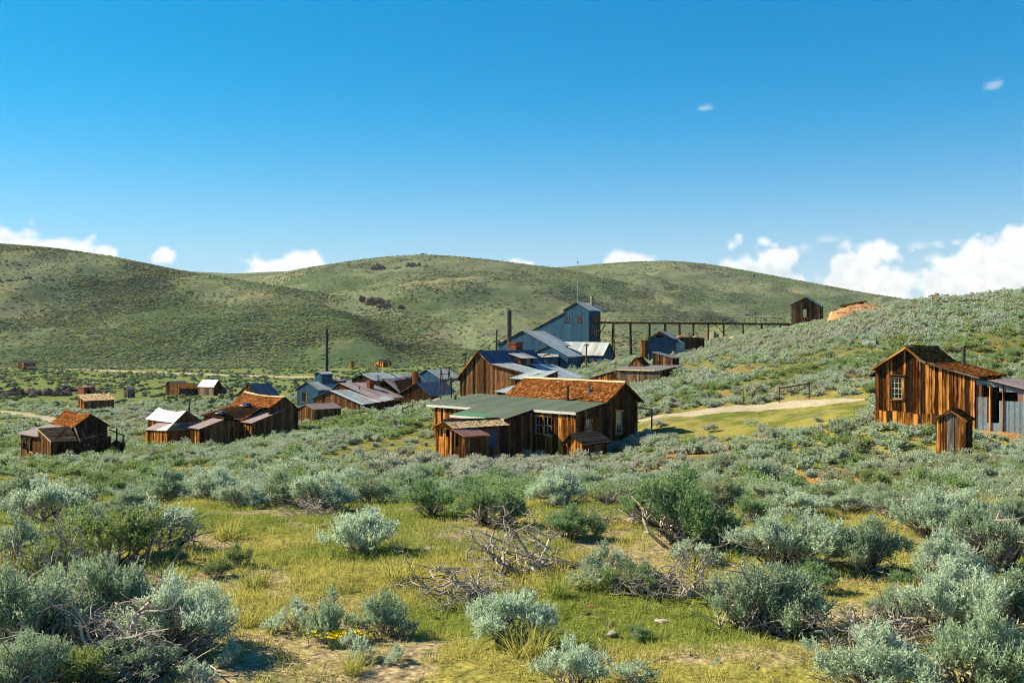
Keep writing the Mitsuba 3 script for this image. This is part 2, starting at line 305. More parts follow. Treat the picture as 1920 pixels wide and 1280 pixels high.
def spur(X, D):      # a spur that runs down the left hill, steep on its far side
    u = CX + X / D * F; u0 = 500 + (860 - D) * .62
    return 8 * np.exp(-((u - u0) / np.where(u > u0, 55, 150)) ** 2) - 3 * np.exp(-((u - u0 - 120) / 60) ** 2)
hill('hill', [(-900, 400, 1200), (-500, 425, 1100), (0, 457, 1000), (100, 465, 985), (200, 478, 960), (330, 506, 920), (440, 523, 880), (560, 542, 840), (640, 556, 800), (700, 567, 770), (760, 581, 740), (800, 592, 710), (860, 607, 670), (900, 618, 640), (960, 643, 600), (1050, 672, 580)],
     [(-900, 500), (500, 505), (700, 500), (900, 510), (1050, 520)], -13, 'broad sage covered hill rising behind the valley floor on the left', rough=.8, seed=2, gully=spur)
hill('hill_001', [(250, 585, 1900), (400, 545, 1800), (450, 530, 1780), (520, 512, 1700), (600, 498, 1650), (680, 486, 1600), (740, 480, 1560), (800, 477, 1520), (860, 481, 1500), (920, 487, 1500), (1000, 497, 1500), (1050, 503, 1480), (1120, 517, 1450), (1200, 535, 1400), (1300, 565, 1350), (1420, 610, 1250), (1500, 640, 1200)],
     [(250, 750), (900, 640), (1500, 620)], -12, 'domed central hill dotted with dark rock outcrops behind the mill', rough=1.0, seed=9)
hill('hill_002', [(800, 560, 2100), (900, 530, 2050), (1000, 507, 2000), (1060, 500, 1950), (1120, 495, 1950), (1180, 490, 1900), (1260, 489, 1900), (1330, 495, 1850), (1400, 507, 1800), (1500, 526, 1750), (1600, 545, 1700), (1700, 561, 1650), (1800, 580, 1600), (2000, 625, 1500), (2300, 660, 1400)],
     [(800, 1100), (1500, 800), (2300, 700)], -12, 'rounded green hill behind the trestle, sloping down to the right', rough=1.1, seed=21)
hill('hill_003', [(150, 515, 3600), (250, 508, 3500), (340, 508, 3400), (390, 510.5, 3400), (440, 513, 3400), (500, 509.5, 3400), (560, 508, 3400), (660, 512, 3400), (800, 530, 3400)],
     2500, -10, 'distant blue green ridge in the gap between the two left hills', rough=.3, seed=31, nu=120)
hill('hill_004', [(1000, 655, 660), (1060, 622, 690), (1110, 592, 720), (1150, 583, 735), (1190, 586, 735), (1250, 602, 720), (1320, 622, 700), (1420, 650, 680)],
     540, -12, 'low pale knoll behind the trestle deck', rough=.35, seed=41, nu=120)

def drape(pts, width, lift=.05, n=60):
    """ribbon laid on the ground along survey points; width in metres, or one per point"""
    c = np.array([onground(*p) for p in pts])[:, :2]; s = np.concatenate([[0], np.cumsum(np.linalg.norm(np.diff(c, axis=0), axis=1))])
    u = np.linspace(0, s[-1], n); c2 = np.stack([np.interp(u, s, c[:, k]) for k in (0, 1)], 1)
    for _ in range(4): c2[1:-1] = (c2[:-2] + 2 * c2[1:-1] + c2[2:]) / 4
    w = np.interp(u, s, np.broadcast_to(width, (len(pts),))); t = np.gradient(c2, axis=0); t /= np.linalg.norm(t, axis=1, keepdims=True); nrm = np.stack([-t[:, 1], t[:, 0]], 1)
    m = 7; off = np.linspace(-.5, .5, m)
    jit = (meshkit.noise(np.stack([u * .6, u * 0, u * 0], 1), 3) - .5) * .35
    q = c2[:, None] + nrm[:, None] * (w[:, None] * (off[None] * (1 + jit[:, None])))[..., None]
    z = H(q[..., 0], q[..., 1]) + lift * (1 - (2 * off[None]) ** 4 * 1.5)
    v = np.concatenate([q, z[..., None]], -1).reshape(-1, 3)
    i, j = np.meshgrid(np.arange(n - 1), np.arange(m - 1), indexing='ij'); a = i * m + j
    f = np.stack([a, a + m, a + m + 1, a + 1], -1).reshape(-1, 4); f = f[:, [0, 3, 2, 1]]
    drape.lines.append((c2, w)); return v, np.vstack([f[:, [0, 1, 2]], f[:, [0, 2, 3]]])
drape.lines = []
scene['path'] = mikit.ply(drape([(1192, 793), (1250, 779), (1330, 772), (1400, 767), (1470, 761), (1540, 755), (1590, 752), (1625, 750)], [2.2, 2.9, 3.8, 4.0, 3.6, 2.6, 1.6, .8], .12, 90), 'dust', smooth=True)
scene['path_001'] = mikit.ply(drape([(-60, 762), (0, 771), (50, 777), (95, 787), (120, 797)], 3.2, .12), 'dust', smooth=True)
scene['path_002'] = mikit.ply(drape([(205, 806), (240, 808), (290, 806)], 3.6, .12), 'dust', smooth=True)
scene['path_003'] = mikit.ply(drape([(640, 784), (690, 776), (745, 766), (800, 753), (835, 744)], 3.0, .12), 'dust', smooth=True)
scene['road'] = mikit.ply(drape([(-100, 688), (10, 690.5), (150, 692.5), (300, 698), (420, 703), (560, 707), (640, 709)], [5, 5, 5, 7, 6, 4, 2], .35, 120), 'dust', smooth=True)
lab('path', 'pale dirt path running past the bench to the right hand cabin', kind='structure'); lab('path_001', 'dirt track at the left edge behind the collapsed house', kind='structure')
lab('path_002', 'short dirt track behind the white roofed house', kind='structure'); lab('path_003', 'dirt track along the fence left of the green roofed house', kind='structure'); lab('road', 'pale road across the valley at the foot of the left hill', kind='structure')

# ------------------------------------------------------------------ building kit
class Site:
    """local frame of a building: origin on the ground at its front left corner, a along the front, b into the building"""
    def __init__(s, px, py, d, th=43.0, ground=True):
        s.o = at(px, py, d); t = math.radians(th); s.A = np.array([math.cos(t), -math.sin(t), 0]); s.B = np.array([math.sin(t), math.cos(t), 0]); s.Z = np.array([0, 0, 1.0])
    def __call__(s, a, b, z): return s.o + a * s.A + b * s.B + z * s.Z
FOOT = []          # footprints kept clear of bushes: (site, a0, a1, b0, b1)
def foot(s, a0, a1, b0, b1, m=.35): FOOT.append((s, a0 - m, a1 + m, b0 - m, b1 + m))

def wall(key, s, p0, p1, tops, zb=-1.7, openings=(), style='plank', pal=0, sub=False, bw=.26, gap=.018, skirt=None, pal2=None):
    """one wall from p0 to p1 (left to right seen from outside); tops: [(distance along, height)]; openings: [(s0, s1, z0, z1)].
    A dark backing with the openings cut out, and boards or sheets nailed on its outside."""
    p0, p1 = np.array(p0, float), np.array(p1, float); L = np.linalg.norm(p1 - p0); e = (p1 - p0) / L; n = np.array([e[1], -e[0]])
    ts, tz = zip(*tops); top = lambda q: np.interp(q, ts, tz)
    def P(q, z, o): w = p0 + e * q + n * o; return s(w[0], w[1], z)
    def slab(m, s0, s1, z0, z1a, z1b, o0, o1, u):
        m.hexa([P(s0, z0, o0), P(s1, z0, o0), P(s1, z0, o1), P(s0, z0, o1)], [P(s0, z1a, o0), P(s1, z1b, o0), P(s1, z1b, o1), P(s0, z1a, o1)], uv=np.stack([u + np.array([0, 1, 1, 0] * 2) * min(.95, s1 - s0) * .98, np.array([z0] * 4 + [z1a, z1b, z1b, z1a])], 1))
    back = MB(); cuts = sorted({0.0, L, *[t for t in ts if 0 < t < L], *[x for o in openings for x in o[:2]]})
    for x0, x1 in zip(cuts[:-1], cuts[1:]):
        if x1 - x0 < 1e-4: continue
        mid = (x0 + x1) / 2; blocks = sorted([(o[2], o[3]) for o in openings if o[0] < mid < o[1]]); z = zb
        for b0, b1 in blocks:
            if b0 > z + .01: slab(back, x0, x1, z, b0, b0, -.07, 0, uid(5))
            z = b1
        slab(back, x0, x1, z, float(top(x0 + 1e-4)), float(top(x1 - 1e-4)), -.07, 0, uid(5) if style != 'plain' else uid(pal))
    wk = put(key, back.get(), 'timber' if style in ('plank', 'plain') else 'metal')
    if style == 'plain': return wk
    m = MB(); q = 0.0
    while q < L - .02:
        w = bw * R.uniform(.8, 1.25) if style == 'plank' else bw; q1 = min(L, q + w)
        if L - q1 < bw * .3: q1 = L
        mid = (q + q1) / 2; blocks = sorted([(o[2], o[3]) for o in openings if o[0] - .02 < mid < o[1] + .02]); z = zb; proud = R.uniform(.018, .05) if style == 'plank' else .02 + .012 * (R.random() < .5)
        u = uid(pal2 if pal2 is not None and R.random() < .5 else pal if style != 'plank' or R.random() > .17 else (5 if pal != 1 else 6)); g = gap / 2 if style == 'plank' else .004
        segs = []
        for b0, b1 in blocks:
            if b0 > z + .05: segs.append((z, b0, b0))
            z = b1
        segs.append((z, float(top(q + 1e-3)), float(top(q1 - 1e-3))))
        for z0, za, zc in segs:
            if min(za, zc) - z0 < .04: continue
            one = MB() if sub else m
            lo = z0 + (R.uniform(0, .06) if z0 > zb else 0); dn = R.uniform(0, .03)
            if style == 'corr':
                k = max(2, int(round((q1 - q) / .065))) * 2; qq = np.linspace(q, q1, k + 1); oo = .012 + .022 * (np.arange(k + 1) % 2)
                zt = np.interp(qq, [q, q1], [za, zc]); v = [P(a, lo, o) for a, o in zip(qq, oo)] + [P(a, zz, o) for a, o, zz in zip(qq, oo, zt)]
                i = np.arange(k); ff = np.stack([i, i + 1, i + k + 2, i + k + 1], 1); one.add(v, np.vstack([ff[:, [0, 1, 2]], ff[:, [0, 2, 3]]]), (u, 0))
            else: slab(one, q + g, q1 - g, lo, za - dn, zc - dn, .002, proud, u)
            if sub: put(f'{wk}__' + ('plank' if style == 'plank' else 'panel'), one.get(), 'timber' if style == 'plank' else 'metal')
        q = q1
    if not sub and m.n:
        k = put(f'{wk}__' + ('planking' if style == 'plank' else 'sheeting'), m.get(), 'timber' if style == 'plank' else 'metal'); lab(k, kind='stuff')
    if skirt:      # horizontal strip along the foot
        m = MB(); slab(m, 0, L, zb, skirt, skirt, .052, .075, uid(pal)); put(f'{wk}__skirting', m.get(), 'timber')
    return wk

def window(key, s, p0, p1, o, cols=2, rows=4, frame='white_paint', depth=.02, trim=True, pal=0, curtain=False):
    """sash window in an opening o = (s0, s1, z0, z1) of the wall p0-p1"""
    p0, p1 = np.array(p0, float), np.array(p1, float); e = (p1 - p0) / np.linalg.norm(p1 - p0); n = np.array([e[1], -e[0]])
    def P(q, z, w): r = p0 + e * q + n * w; return s(r[0], r[1], z)
    q0, q1, z0, z1 = o; N = n[0] * s.A + n[1] * s.B; E_ = e[0] * s.A + e[1] * s.B
    m = MB(); t = .05
    if trim:
        for a, b in (((q0 - t, z0), (q0 - t, z1)), ((q1 + t, z0), (q1 + t, z1)), ((q0 - .16, z1 + t), (q1 + .16, z1 + t)), ((q0 - .16, z0 - t), (q1 + .16, z0 - t))): m.bar(P(a[0], a[1], .06), P(b[0], b[1], .06), .1, .07, uid(pal), up=N)
        wk = put(key, m.get(), 'timber')
    m = MB()
    for a, b in (((q0 + .02, z0), (q0 + .02, z1)), ((q1 - .02, z0), (q1 - .02, z1)), ((q0, z1 - .02), (q1, z1 - .02)), ((q0, z0 + .03), (q1, z0 + .03)), ((q0, (z0 + z1) / 2), (q1, (z0 + z1) / 2))): m.bar(P(a[0], a[1], depth), P(b[0], b[1], depth), .05, .04, up=N)
    for k in range(1, cols): x = q0 + (q1 - q0) * k / cols; m.bar(P(x, z0, depth), P(x, z1, depth), .028, .03, up=N)
    for k in range(1, rows): y = z0 + (z1 - z0) * k / rows; m.bar(P(q0, y, depth), P(q1, y, depth), .028, .03, up=N)
    if trim: put(f'{wk}__sash', m.get(), frame)
    else: wk = put(key, m.get(), frame)
    v = [P(q0, z0, -.01), P(q1, z0, -.01), P(q1, z1, -.01), P(q0, z1, -.01)]
    put(f'{wk}__pane', (np.array(v), np.array([[0, 1, 2], [0, 2, 3]]), np.zeros((4, 2))), 'glass')
    if curtain:
        m = MB(); m.bar(P(q0 + .02, (z0 + z1) / 2 + .2, -.14), P(q1 - .02, (z0 + z1) / 2 + .2, -.14), .02, (z1 - z0) * .7, up=N); 
        zc = (z0 + z1) / 2; m = MB().hexa([P(q0, zc - .3, -.12), P(q1, zc - .3, -.12), P(q1, zc - .3, -.14), P(q0, zc - .3, -.14)], [P(q0, z1, -.12), P(q1, z1, -.12), P(q1, z1, -.14), P(q0, z1, -.14)]); put(f'{wk}__curtain', m.get(), 'curtain')
    return wk

def roof(key, s, quad, style, pal, th=.07, sag=0.0, sub=False, pw=.75, ridge=None, sh=.17):
    """sloping roof plane over eave-left, eave-right, ridge-right, ridge-left (local points); style plain, shingle or sheet"""
    eL, eR, rR, rL = (s(*q) for q in quad)
    N = np.cross(eR - eL, rL - eL); N /= np.linalg.norm(N)
    if N[2] < 0: N = -N
    W = (np.linalg.norm(eR - eL) + np.linalg.norm(rR - rL)) / 2; Ls = (np.linalg.norm(rL - eL) + np.linalg.norm(rR - eR)) / 2
    def Q(a, t, o): return (eL * (1 - a) + eR * a) * (1 - t) + (rL * (1 - a) + rR * a) * t + N * o - np.array([0, 0, sag * 4 * a * (1 - a) * (.25 + .75 * t)])
    ns = 6 if sag else 1; m = MB(); fl = style == 'plain'
    for k in range(ns):
        a, b = k / ns, (k + 1) / ns
        m.hexa([Q(a, 0, -th), Q(b, 0, -th), Q(b, 1, -th), Q(a, 1, -th)], [Q(a, 0, 0), Q(b, 0, 0), Q(b, 1, 0), Q(a, 1, 0)], (pal * 1000 + 500) if fl else uid(5))
    metal = style != 'shingle'
    rk = put(key, m.get(), 'metal' if fl else 'timber')
    if style == 'shingle':
        m = MB(); nr = max(3, int(Ls / sh))
        for r in range(nr):
            t0, t1 = r / nr, min(1, (r + 1.35) / nr); a = -R.random() * .1 / W
            while a < 1:
                w = R.uniform(.11, .24) / W; b = min(1, a + w); a = max(0, a)
                if b - a > .02 / W and R.random() > .012:
                    l0 = R.uniform(.02, .055); dt = R.uniform(-.18, .12) / nr; g = .006 / W
                    m.hexa([Q(a + g, max(0, t0 + dt), l0 - .02), Q(b - g, max(0, t0 + dt), l0 - .02), Q(b - g, t1, .004), Q(a + g, t1, .004)], [Q(a + g, max(0, t0 + dt), l0), Q(b - g, max(0, t0 + dt), l0 + R.uniform(-.01, .012)), Q(b - g, t1, .012), Q(a + g, t1, .012)], uid(pal if R.random() > .1 else (3 if pal == 2 else 2)))
                a = b
        k = put(f'{rk}__shingles', m.get(), 'timber'); lab(k, kind='stuff')
    if style == 'sheet':
        n = max(1, int(round(W / pw))); m = MB()
        for k in range(n):
            a, b = k / n, (k + 1) / n; o = .012 + .01 * (k % 2) + R.uniform(0, .012); one = MB() if sub else m; x = .02 * R.uniform(-1, 1.4); u = uid(pal)
            ov = .03 / W
            one.hexa([Q(max(0, a - ov), -.01 + x * .5, .003), Q(b, -.01 + x * .5, .003), Q(b, 1, .003), Q(max(0, a - ov), 1, .003)], [Q(max(0, a - ov), -.01 + x * .5, o), Q(b, -.01 + x * .5, o), Q(b, 1, o), Q(max(0, a - ov), 1, o)], u)
            if sub: put(f'{rk}__panel', one.get(), 'metal')
        if not sub: k = put(f'{rk}__sheets', m.get(), 'metal'); lab(k, kind='stuff')
    if style == 'board':
        n = max(1, int(round(Ls / .3)))
        for k in range(n):
            t0, t1 = k / n, (k + .97) / n; o = R.uniform(.02, .035); one = MB().hexa([Q(0, t0, .002), Q(1, t0, .002), Q(1, t1, .002), Q(0, t1, .002)], [Q(0, t0, o + .015), Q(1, t0, o + .015), Q(1, t1, o), Q(0, t1, o)], uid(pal)); put(f'{rk}__plank', one.get(), 'timber')
    if ridge is not None:
        m = MB()
        for k in range(6): m.bar(Q(k / 6, 1, .05), Q((k + 1) / 6, 1, .05), .22, .05, uid(ridge), up=N)
        put(f'{rk}__ridge_board', m.get(), 'timber')
    return rk

def stick(key, s, pts, r, mat='metal', pal=6, sides=8):
    """round pipe or pole through local points"""
    m = MB().tube([s(*p) for p in pts], r, sides, uid(pal)); return put(key, m.get(), mat, smooth=False)
def board(key, s, p0, p1, w, h, pal=0, mat='timber'):
    return put(key, MB().bar(s(*p0), s(*p1), w, h, uid(pal)).get(), mat)
def rake(key, s, pts, w=.05, h=.16, pal=0):
    m = MB()
    for a, b in zip(pts[:-1], pts[1:]): m.bar(s(*a), s(*b), w, h, uid(pal))
    return put(key, m.get(), 'timber')
def gable_house(k, s, w, dp, h, rise, *, pal=0, rpal=2, rstyle='shingle', ov=.25, sub=False, front=(), right=(), asym=0.5, wstyle='plank', wpal=None, sag=0, zb=-1.2, rpal2=None, ridge=None, bw=.26, rsub=False):
    """gable to the front (ridge along b): walls front, right, left, back; roof right and left"""
    c = w * asym; pl = dict(style=wstyle, pal=pal if wpal is None else wpal, zb=zb, bw=bw)
    wall(f'{k}__wall', s, (0, 0), (w, 0), [(0, h), (c, h + rise), (w, h)], openings=front, sub=sub, **pl)
    wall(f'{k}__wall', s, (w, 0), (w, dp), [(0, h), (dp, h)], openings=right, sub=sub, **pl)
    wall(f'{k}__wall', s, (0, dp), (0, 0), [(0, h), (dp, h)], **pl)
    wall(f'{k}__wall', s, (w, dp), (0, dp), [(0, h), (w - c, h + rise), (w, h)], style='plain', pal=5 if wstyle == 'plank' else 5, zb=zb)
    gr = rise / (w - c); gl = rise / c; o = .06
    roof(f'{k}__roof', s, [(w + ov, -ov, h - gr * ov + o), (w + ov, dp + ov, h - gr * ov + o), (c, dp + ov, h + rise + o), (c, -ov, h + rise + o)], rstyle, rpal, sag=sag, ridge=ridge, sub=rsub)
    roof(f'{k}__roof', s, [(-ov, dp + ov, h - gl * ov + o), (-ov, -ov, h - gl * ov + o), (c - .03, -ov, h + rise + o), (c - .03, dp + ov, h + rise + o)], rstyle, rpal2 if rpal2 is not None else rpal, sag=sag, sub=rsub)
    foot(s, 0, w, 0, dp)

exec_buildings = True

# ------------------------------------------------------------------ green roofed house in the centre
s = Site(1080, 828, 74); k = new('timber_house')
lab(k, 'long timber house with a green felt lean-to roof and a brown shingled main roof', 'house')
TLA, B3 = -14.0, 3.49
wall(f'{k}__wall', s, (-4.1, 0), (0, 0), [(0, 1.98), (4.1, 2.1)], sub=True, openings=[(.12, .82, .35, 1.72), (.98, 1.72, .35, 1.72)], pal=0)
window(f'{k}__window', s, (-4.1, 0), (0, 0), (.12, .82, .35, 1.72), 2, 2); window(f'{k}__window', s, (-4.1, 0), (0, 0), (.98, 1.72, .35, 1.72), 2, 2)
wall(f'{k}__wall', s, (-4.14, -3.2), (-4.14, 0), [(0, 1.55), (3.2, 2.0)], pal=5, pal2=6, sub=True)  # darker boards paint the shade on this right-hand side of the wing
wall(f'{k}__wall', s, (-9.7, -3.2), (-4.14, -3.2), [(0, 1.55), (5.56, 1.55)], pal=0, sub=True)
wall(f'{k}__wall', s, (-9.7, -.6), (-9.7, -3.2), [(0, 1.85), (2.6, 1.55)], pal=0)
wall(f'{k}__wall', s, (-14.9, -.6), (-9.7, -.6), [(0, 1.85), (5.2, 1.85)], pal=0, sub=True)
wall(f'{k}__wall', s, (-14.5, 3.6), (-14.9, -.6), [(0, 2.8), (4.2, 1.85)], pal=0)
# gable end, its shade put into darker boards, with lean-to: lean-to height 2.1 to 2.7 over 3.49, gable from there to 8.0
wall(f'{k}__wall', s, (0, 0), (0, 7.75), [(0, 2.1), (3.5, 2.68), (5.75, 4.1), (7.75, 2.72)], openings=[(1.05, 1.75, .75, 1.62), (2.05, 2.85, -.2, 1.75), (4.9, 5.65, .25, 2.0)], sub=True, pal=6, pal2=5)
window(f'{k}__window', s, (0, 0), (0, 7.75), (1.05, 1.75, .75, 1.62), 2, 1, curtain=True); window(f'{k}__window', s, (0, 0), (0, 7.75), (4.9, 5.65, .25, 2.0), 2, 4, curtain=True)
put(f'{k}__door', MB().hexa([s(-.02, 2.08, -.2), s(-.02, 2.82, -.2), s(-.07, 2.82, -.2), s(-.07, 2.08, -.2)], [s(-.02, 2.08, 1.75), s(-.02, 2.82, 1.75), s(-.07, 2.82, 1.75), s(-.07, 2.08, 1.75)], uid(0)).get(), 'timber')
wall(f'{k}__wall', s, (0, 7.75), (-10.3, 7.75), [(0, 2.7), (10.3, 2.75)], style='plain', pal=5); wall(f'{k}__wall', s, (-10.3, 7.75), (-10.3, 3.5), [(0, 2.75), (2, 4.2), (4.25, 2.75)], style='plank', pal=0)
# green roof: three strips reaching forward by different amounts, on one plane
def gz(a, b): return 2.18 + (a / -14.0) * .19 + (b / 3.49) * .56 if b >= 0 else 2.18 + (a / -14.0) * .05 + b * .165
for a0, a1, bf, th in ((-4.13, .12, -.14, 0), (-10.0, -4.13, -3.4, 0), (-15.6, -10.0, -.8, 0)):
    roof(f'{k}__roof', s, [(a0, bf, gz(a0, bf)), (a1, bf, gz(a1, bf)), (a1, 0, gz(a1, 0)), (a0, 0, gz(a0, 0))], 'sheet', 3, pw=1.1)
    m = MB(); n = 3
    for i in range(n): u0, u1 = a0 + (a1 - a0) * i / n, a0 + (a1 - a0) * (i + 1) / n; m.bar(s(u0, bf - .02, gz(u0, bf) - .06 + R.uniform(-.02, .02)), s(u1 - .02, bf - .02, gz(u1, bf) - .06), .04, .19, 2.5e3 if False else 2500)
    put(f'{k}__fascia', m.get(), 'metal')
roof(f'{k}__roof', s, [(-15.6, .004, gz(-15.6, 0)), (.12, .004, gz(.12, 0)), (.12, 3.6, gz(.12, 3.6)), (-14.0, 3.6, gz(-14.0, 3.6))], 'sheet', 3, pw=1.1)
put(f'{k}__roof_patch', MB().hexa([s(-9.95, -3.38, gz(-9.9, -3.38) + .02), s(-6.2, -3.38, gz(-6.2, -3.38) + .02), s(-6.4, -2.5, gz(-6.2, -2.5) + .02), s(-9.95, -1.9, gz(-9.9, -1.9) + .02)], [s(-9.95, -3.38, gz(-9.9, -3.38) + .05), s(-6.2, -3.38, gz(-6.2, -3.38) + .05), s(-6.4, -2.5, gz(-6.2, -2.5) + .05), s(-9.95, -1.9, gz(-9.9, -1.9) + .05)], 8500).get(), 'metal')
roof(f'{k}__roof', s, [(-10.7, 3.45, 2.86), (.22, 3.45, 2.80), (.22, 5.81, 4.22), (-10.5, 5.81, 4.34)], 'shingle', 2, ridge=4)
roof(f'{k}__roof', s, [(.22, 8.25, 2.62), (-10.5, 8.25, 2.7), (-10.5, 5.84, 4.34), (.22, 5.84, 4.22)], 'shingle', 2)
rake(f'{k}__bargeboard', s, [(.25, 3.4, 2.72), (.25, 5.81, 4.14), (.25, 8.28, 2.55)], pal=0)
stick(f'{k}__stovepipe', s, [(-3.55, 3.3, 2.7), (-3.55, 3.3, 3.95)], .1); stick(f'{k}__stovepipe', s, [(-2.3, 4.5, 3.3), (-2.3, 4.5, 3.75), (-2.3, 4.5, 4.05)], [.26, .07, .07], pal=4); stick(f'{k}__stovepipe', s, [(-14.0, 1.0, 2.3), (-14.0, 1.0, 2.85)], .1)
# porch at the back right
roof(f'{k}__porch', s, [(.2, 9.7, 1.95), (-6, 9.7, 2.0), (-6, 8.0, 2.2), (.2, 8.0, 2.2)], 'plain', 7)
stick(f'{k}__porch__post', s, [(.05, 9.6, -1), (.1, 9.6, 1.95)], .06, 'timber', 1)
for a0, a1, b0, b1 in ((-15, 0, -.7, 8), (-10, -4, -3.4, 0), (-6, .3, 8, 9.8)): foot(s, a0, a1, b0, b1)
MAIN = s

# small metal roofed shed between the house and the barn
s = Site(930, 752, 92); k = new('shed'); lab(k, 'little shed with two stepped corrugated metal roofs behind the green roofed house', 'shed')
roof(f'{k}__roof', s, [(.0, -.3, .9), (3.1, -.5, .8), (3.3, 2.4, 1.45), (.3, 2.4, 1.45)], 'sheet', 0, sub=True)
wall(f'{k}__wall', s, (.2, 0), (3.2, 0), [(0, .9), (3, .82)], pal=6, zb=-3); wall(f'{k}__wall', s, (3.2, 0), (3.2, 5.0), [(0, .8), (2.4, 1.4), (2.45, 2.1), (5, 2.7)], pal=6, zb=-3); wall(f'{k}__wall', s, (.2, 5.0), (.2, 0), [(0, 2.7), (2.5, 2.1), (2.6, 1.4), (5, .9)], pal=6, zb=-3)
wall(f'{k}__wall', s, (.2, 2.45), (3.2, 2.45), [(0, 2.1), (3, 2.0)], pal=5, zb=-3)
roof(f'{k}__roof', s, [(-.2, 1.95, 2.05), (3.2, 1.95, 1.95), (3.2, 5.1, 2.75), (.2, 5.1, 2.75)], 'sheet', 0, sub=True)
foot(s, 0, 3.3, 0, 5)

# gabled entry shed in front of the house, with a lower annex
s = Site(818, 856, 71); k = new('entry_shed'); lab(k, 'gabled shed with pale shingles and a red roofed annex before the green roofed house', 'shed')
wall(f'{k}__wall', s, (0, 0), (1.8, 0), [(0, 2.15), (.85, 2.55), (1.8, 2.15)], openings=[(.45, .75, 1.5, 2.0), (1.0, 1.4, 1.5, 2.0)], sub=True, bw=.2)
wall(f'{k}__wall', s, (1.8, 0), (1.8, 5.4), [(0, 2.12), (5.4, 2.02)], sub=True, pal=6, openings=[(3.55, 4.25, .55, 1.75)]); wall(f'{k}__wall', s, (0, 5.4), (0, 0), [(0, 2.1), (5.4, 2.15)])  # right wall boards coloured darker to carry its shade
put(f'{k}__door', MB().hexa([s(1.85, 3.5, .5), s(1.85, 4.3, .5), s(1.80, 4.3, .5), s(1.80, 3.5, .5)], [s(1.85, 3.5, 1.8), s(1.85, 4.3, 1.8), s(1.80, 4.3, 1.8), s(1.80, 3.5, 1.8)], 4500).get(), 'metal'); lab(f'{k}__door', 'blue door in the dark side wall')
roof(f'{k}__roof', s, [(2.02, -.25, 2.12), (2.02, 5.6, 2.02), (.85, 5.6, 2.42), (.85, -.25, 2.62)], 'shingle', 4, ridge=5); roof(f'{k}__roof', s, [(-.25, 5.6, 2.0), (-.25, -.25, 2.08), (.83, -.25, 2.62), (.83, 5.6, 2.42)], 'shingle', 3)
rake(f'{k}__bargeboard', s, [(-.27, -.27, 2.0), (.85, -.27, 2.56), (2.02, -.27, 2.06)], h=.12); board(f'{k}__corner_post', s, (1.74, -.07, -.6), (1.74, -.07, 2.1), .14, .14, 0); board(f'{k}__lintel', s, (.1, -.1, 2.08), (1.7, -.1, 2.1), .08, .12, 0)
wall(f'{k}__annex', s, (1.85, -.02), (2.95, -.02), [(0, 2.1), (1.1, 1.68)], openings=[(.2, .48, .9, 1.75)], sub=True, bw=.16); wall(f'{k}__annex', s, (2.95, -.02), (2.95, 2.1), [(0, 1.68), (2.1, 1.62)], pal=6, sub=True)
roof(f'{k}__annex_roof', s, [(3.18, -.3, 1.68), (3.18, 2.3, 1.6), (1.9, 2.2, 2.05), (1.9, -.3, 2.16)], 'plain', 5, th=.09)
foot(s, 0, 3, 0, 5.4)

# outhouses
s = Site(1064, 858, 71.5); k = new('outhouse'); lab(k, 'leaning outhouse with a dark board roof in front of the green roofed house', 'outhouse')
w, dp, h, c, ap = 1.42, 2.75, 1.1, .42, 1.72
wall(f'{k}__wall', s, (0, 0), (w, 0), [(0, 1.22), (c, ap), (w, h)], sub=True, bw=.17, openings=[(.62, .95, -.4, .35)]); wall(f'{k}__wall', s, (w, 0), (w, dp), [(0, h), (dp, h)], sub=True, pal=6); wall(f'{k}__wall', s, (0, dp), (0, 0), [(0, 1.2), (dp, 1.2)]); wall(f'{k}__wall', s, (w, dp), (0, dp), [(0, h), (w - c, ap), (w, 1.2)], style='plain', pal=5)  # right wall in duller boards, shade put into their colour
roof(f'{k}__roof', s, [(w + .28, -.22, h - .06), (w + .28, dp + .28, h - .06), (c, dp + .28, ap + .06), (c, -.22, ap + .06)], 'board', 9); roof(f'{k}__roof', s, [(-.4, dp + .2, 1.05), (-.4, -.22, 1.05), (c - .02, -.22, ap + .06), (c - .02, dp + .2, ap + .06)], 'board', 9)
foot(s, 0, w, 0, dp)
s = Site(1757, 834, 54); k = new('outhouse'); lab(k, 'narrow grey and brown outhouse standing in sagebrush below the right hand cabin', 'outhouse')
w, dp, h, c, ap = 1.5, .95, 1.42, .78, 1.9
wall(f'{k}__wall', s, (0, 0), (w, 0), [(0, h), (c, ap), (w, h)], sub=True, bw=.15, pal=1, pal2=0); wall(f'{k}__wall', s, (w, 0), (w, dp), [(0, h), (dp, h)], sub=True, pal=5); wall(f'{k}__wall', s, (0, dp), (0, 0), [(0, h), (dp, h)], pal=1); wall(f'{k}__wall', s, (w, dp), (0, dp), [(0, h), (w - c, ap), (w, h)], style='plain', pal=5)  # near black boards on the right wall paint its shaded side
roof(f'{k}__roof', s, [(w + .12, -.12, h), (w + .12, dp + .15, h), (c, dp + .15, ap + .05), (c, -.12, ap + .05)], 'board', 5); roof(f'{k}__roof', s, [(-.14, dp + .15, h), (-.14, -.12, h), (c - .02, -.12, ap + .05), (c - .02, dp + .15, ap + .05)], 'board', 1)
rake(f'{k}__bargeboard', s, [(-.15, -.14, h - .06), (c, -.14, ap - .01), (w + .12, -.14, h - .06)], h=.09, w=.03, pal=0)
foot(s, 0, w, 0, dp)

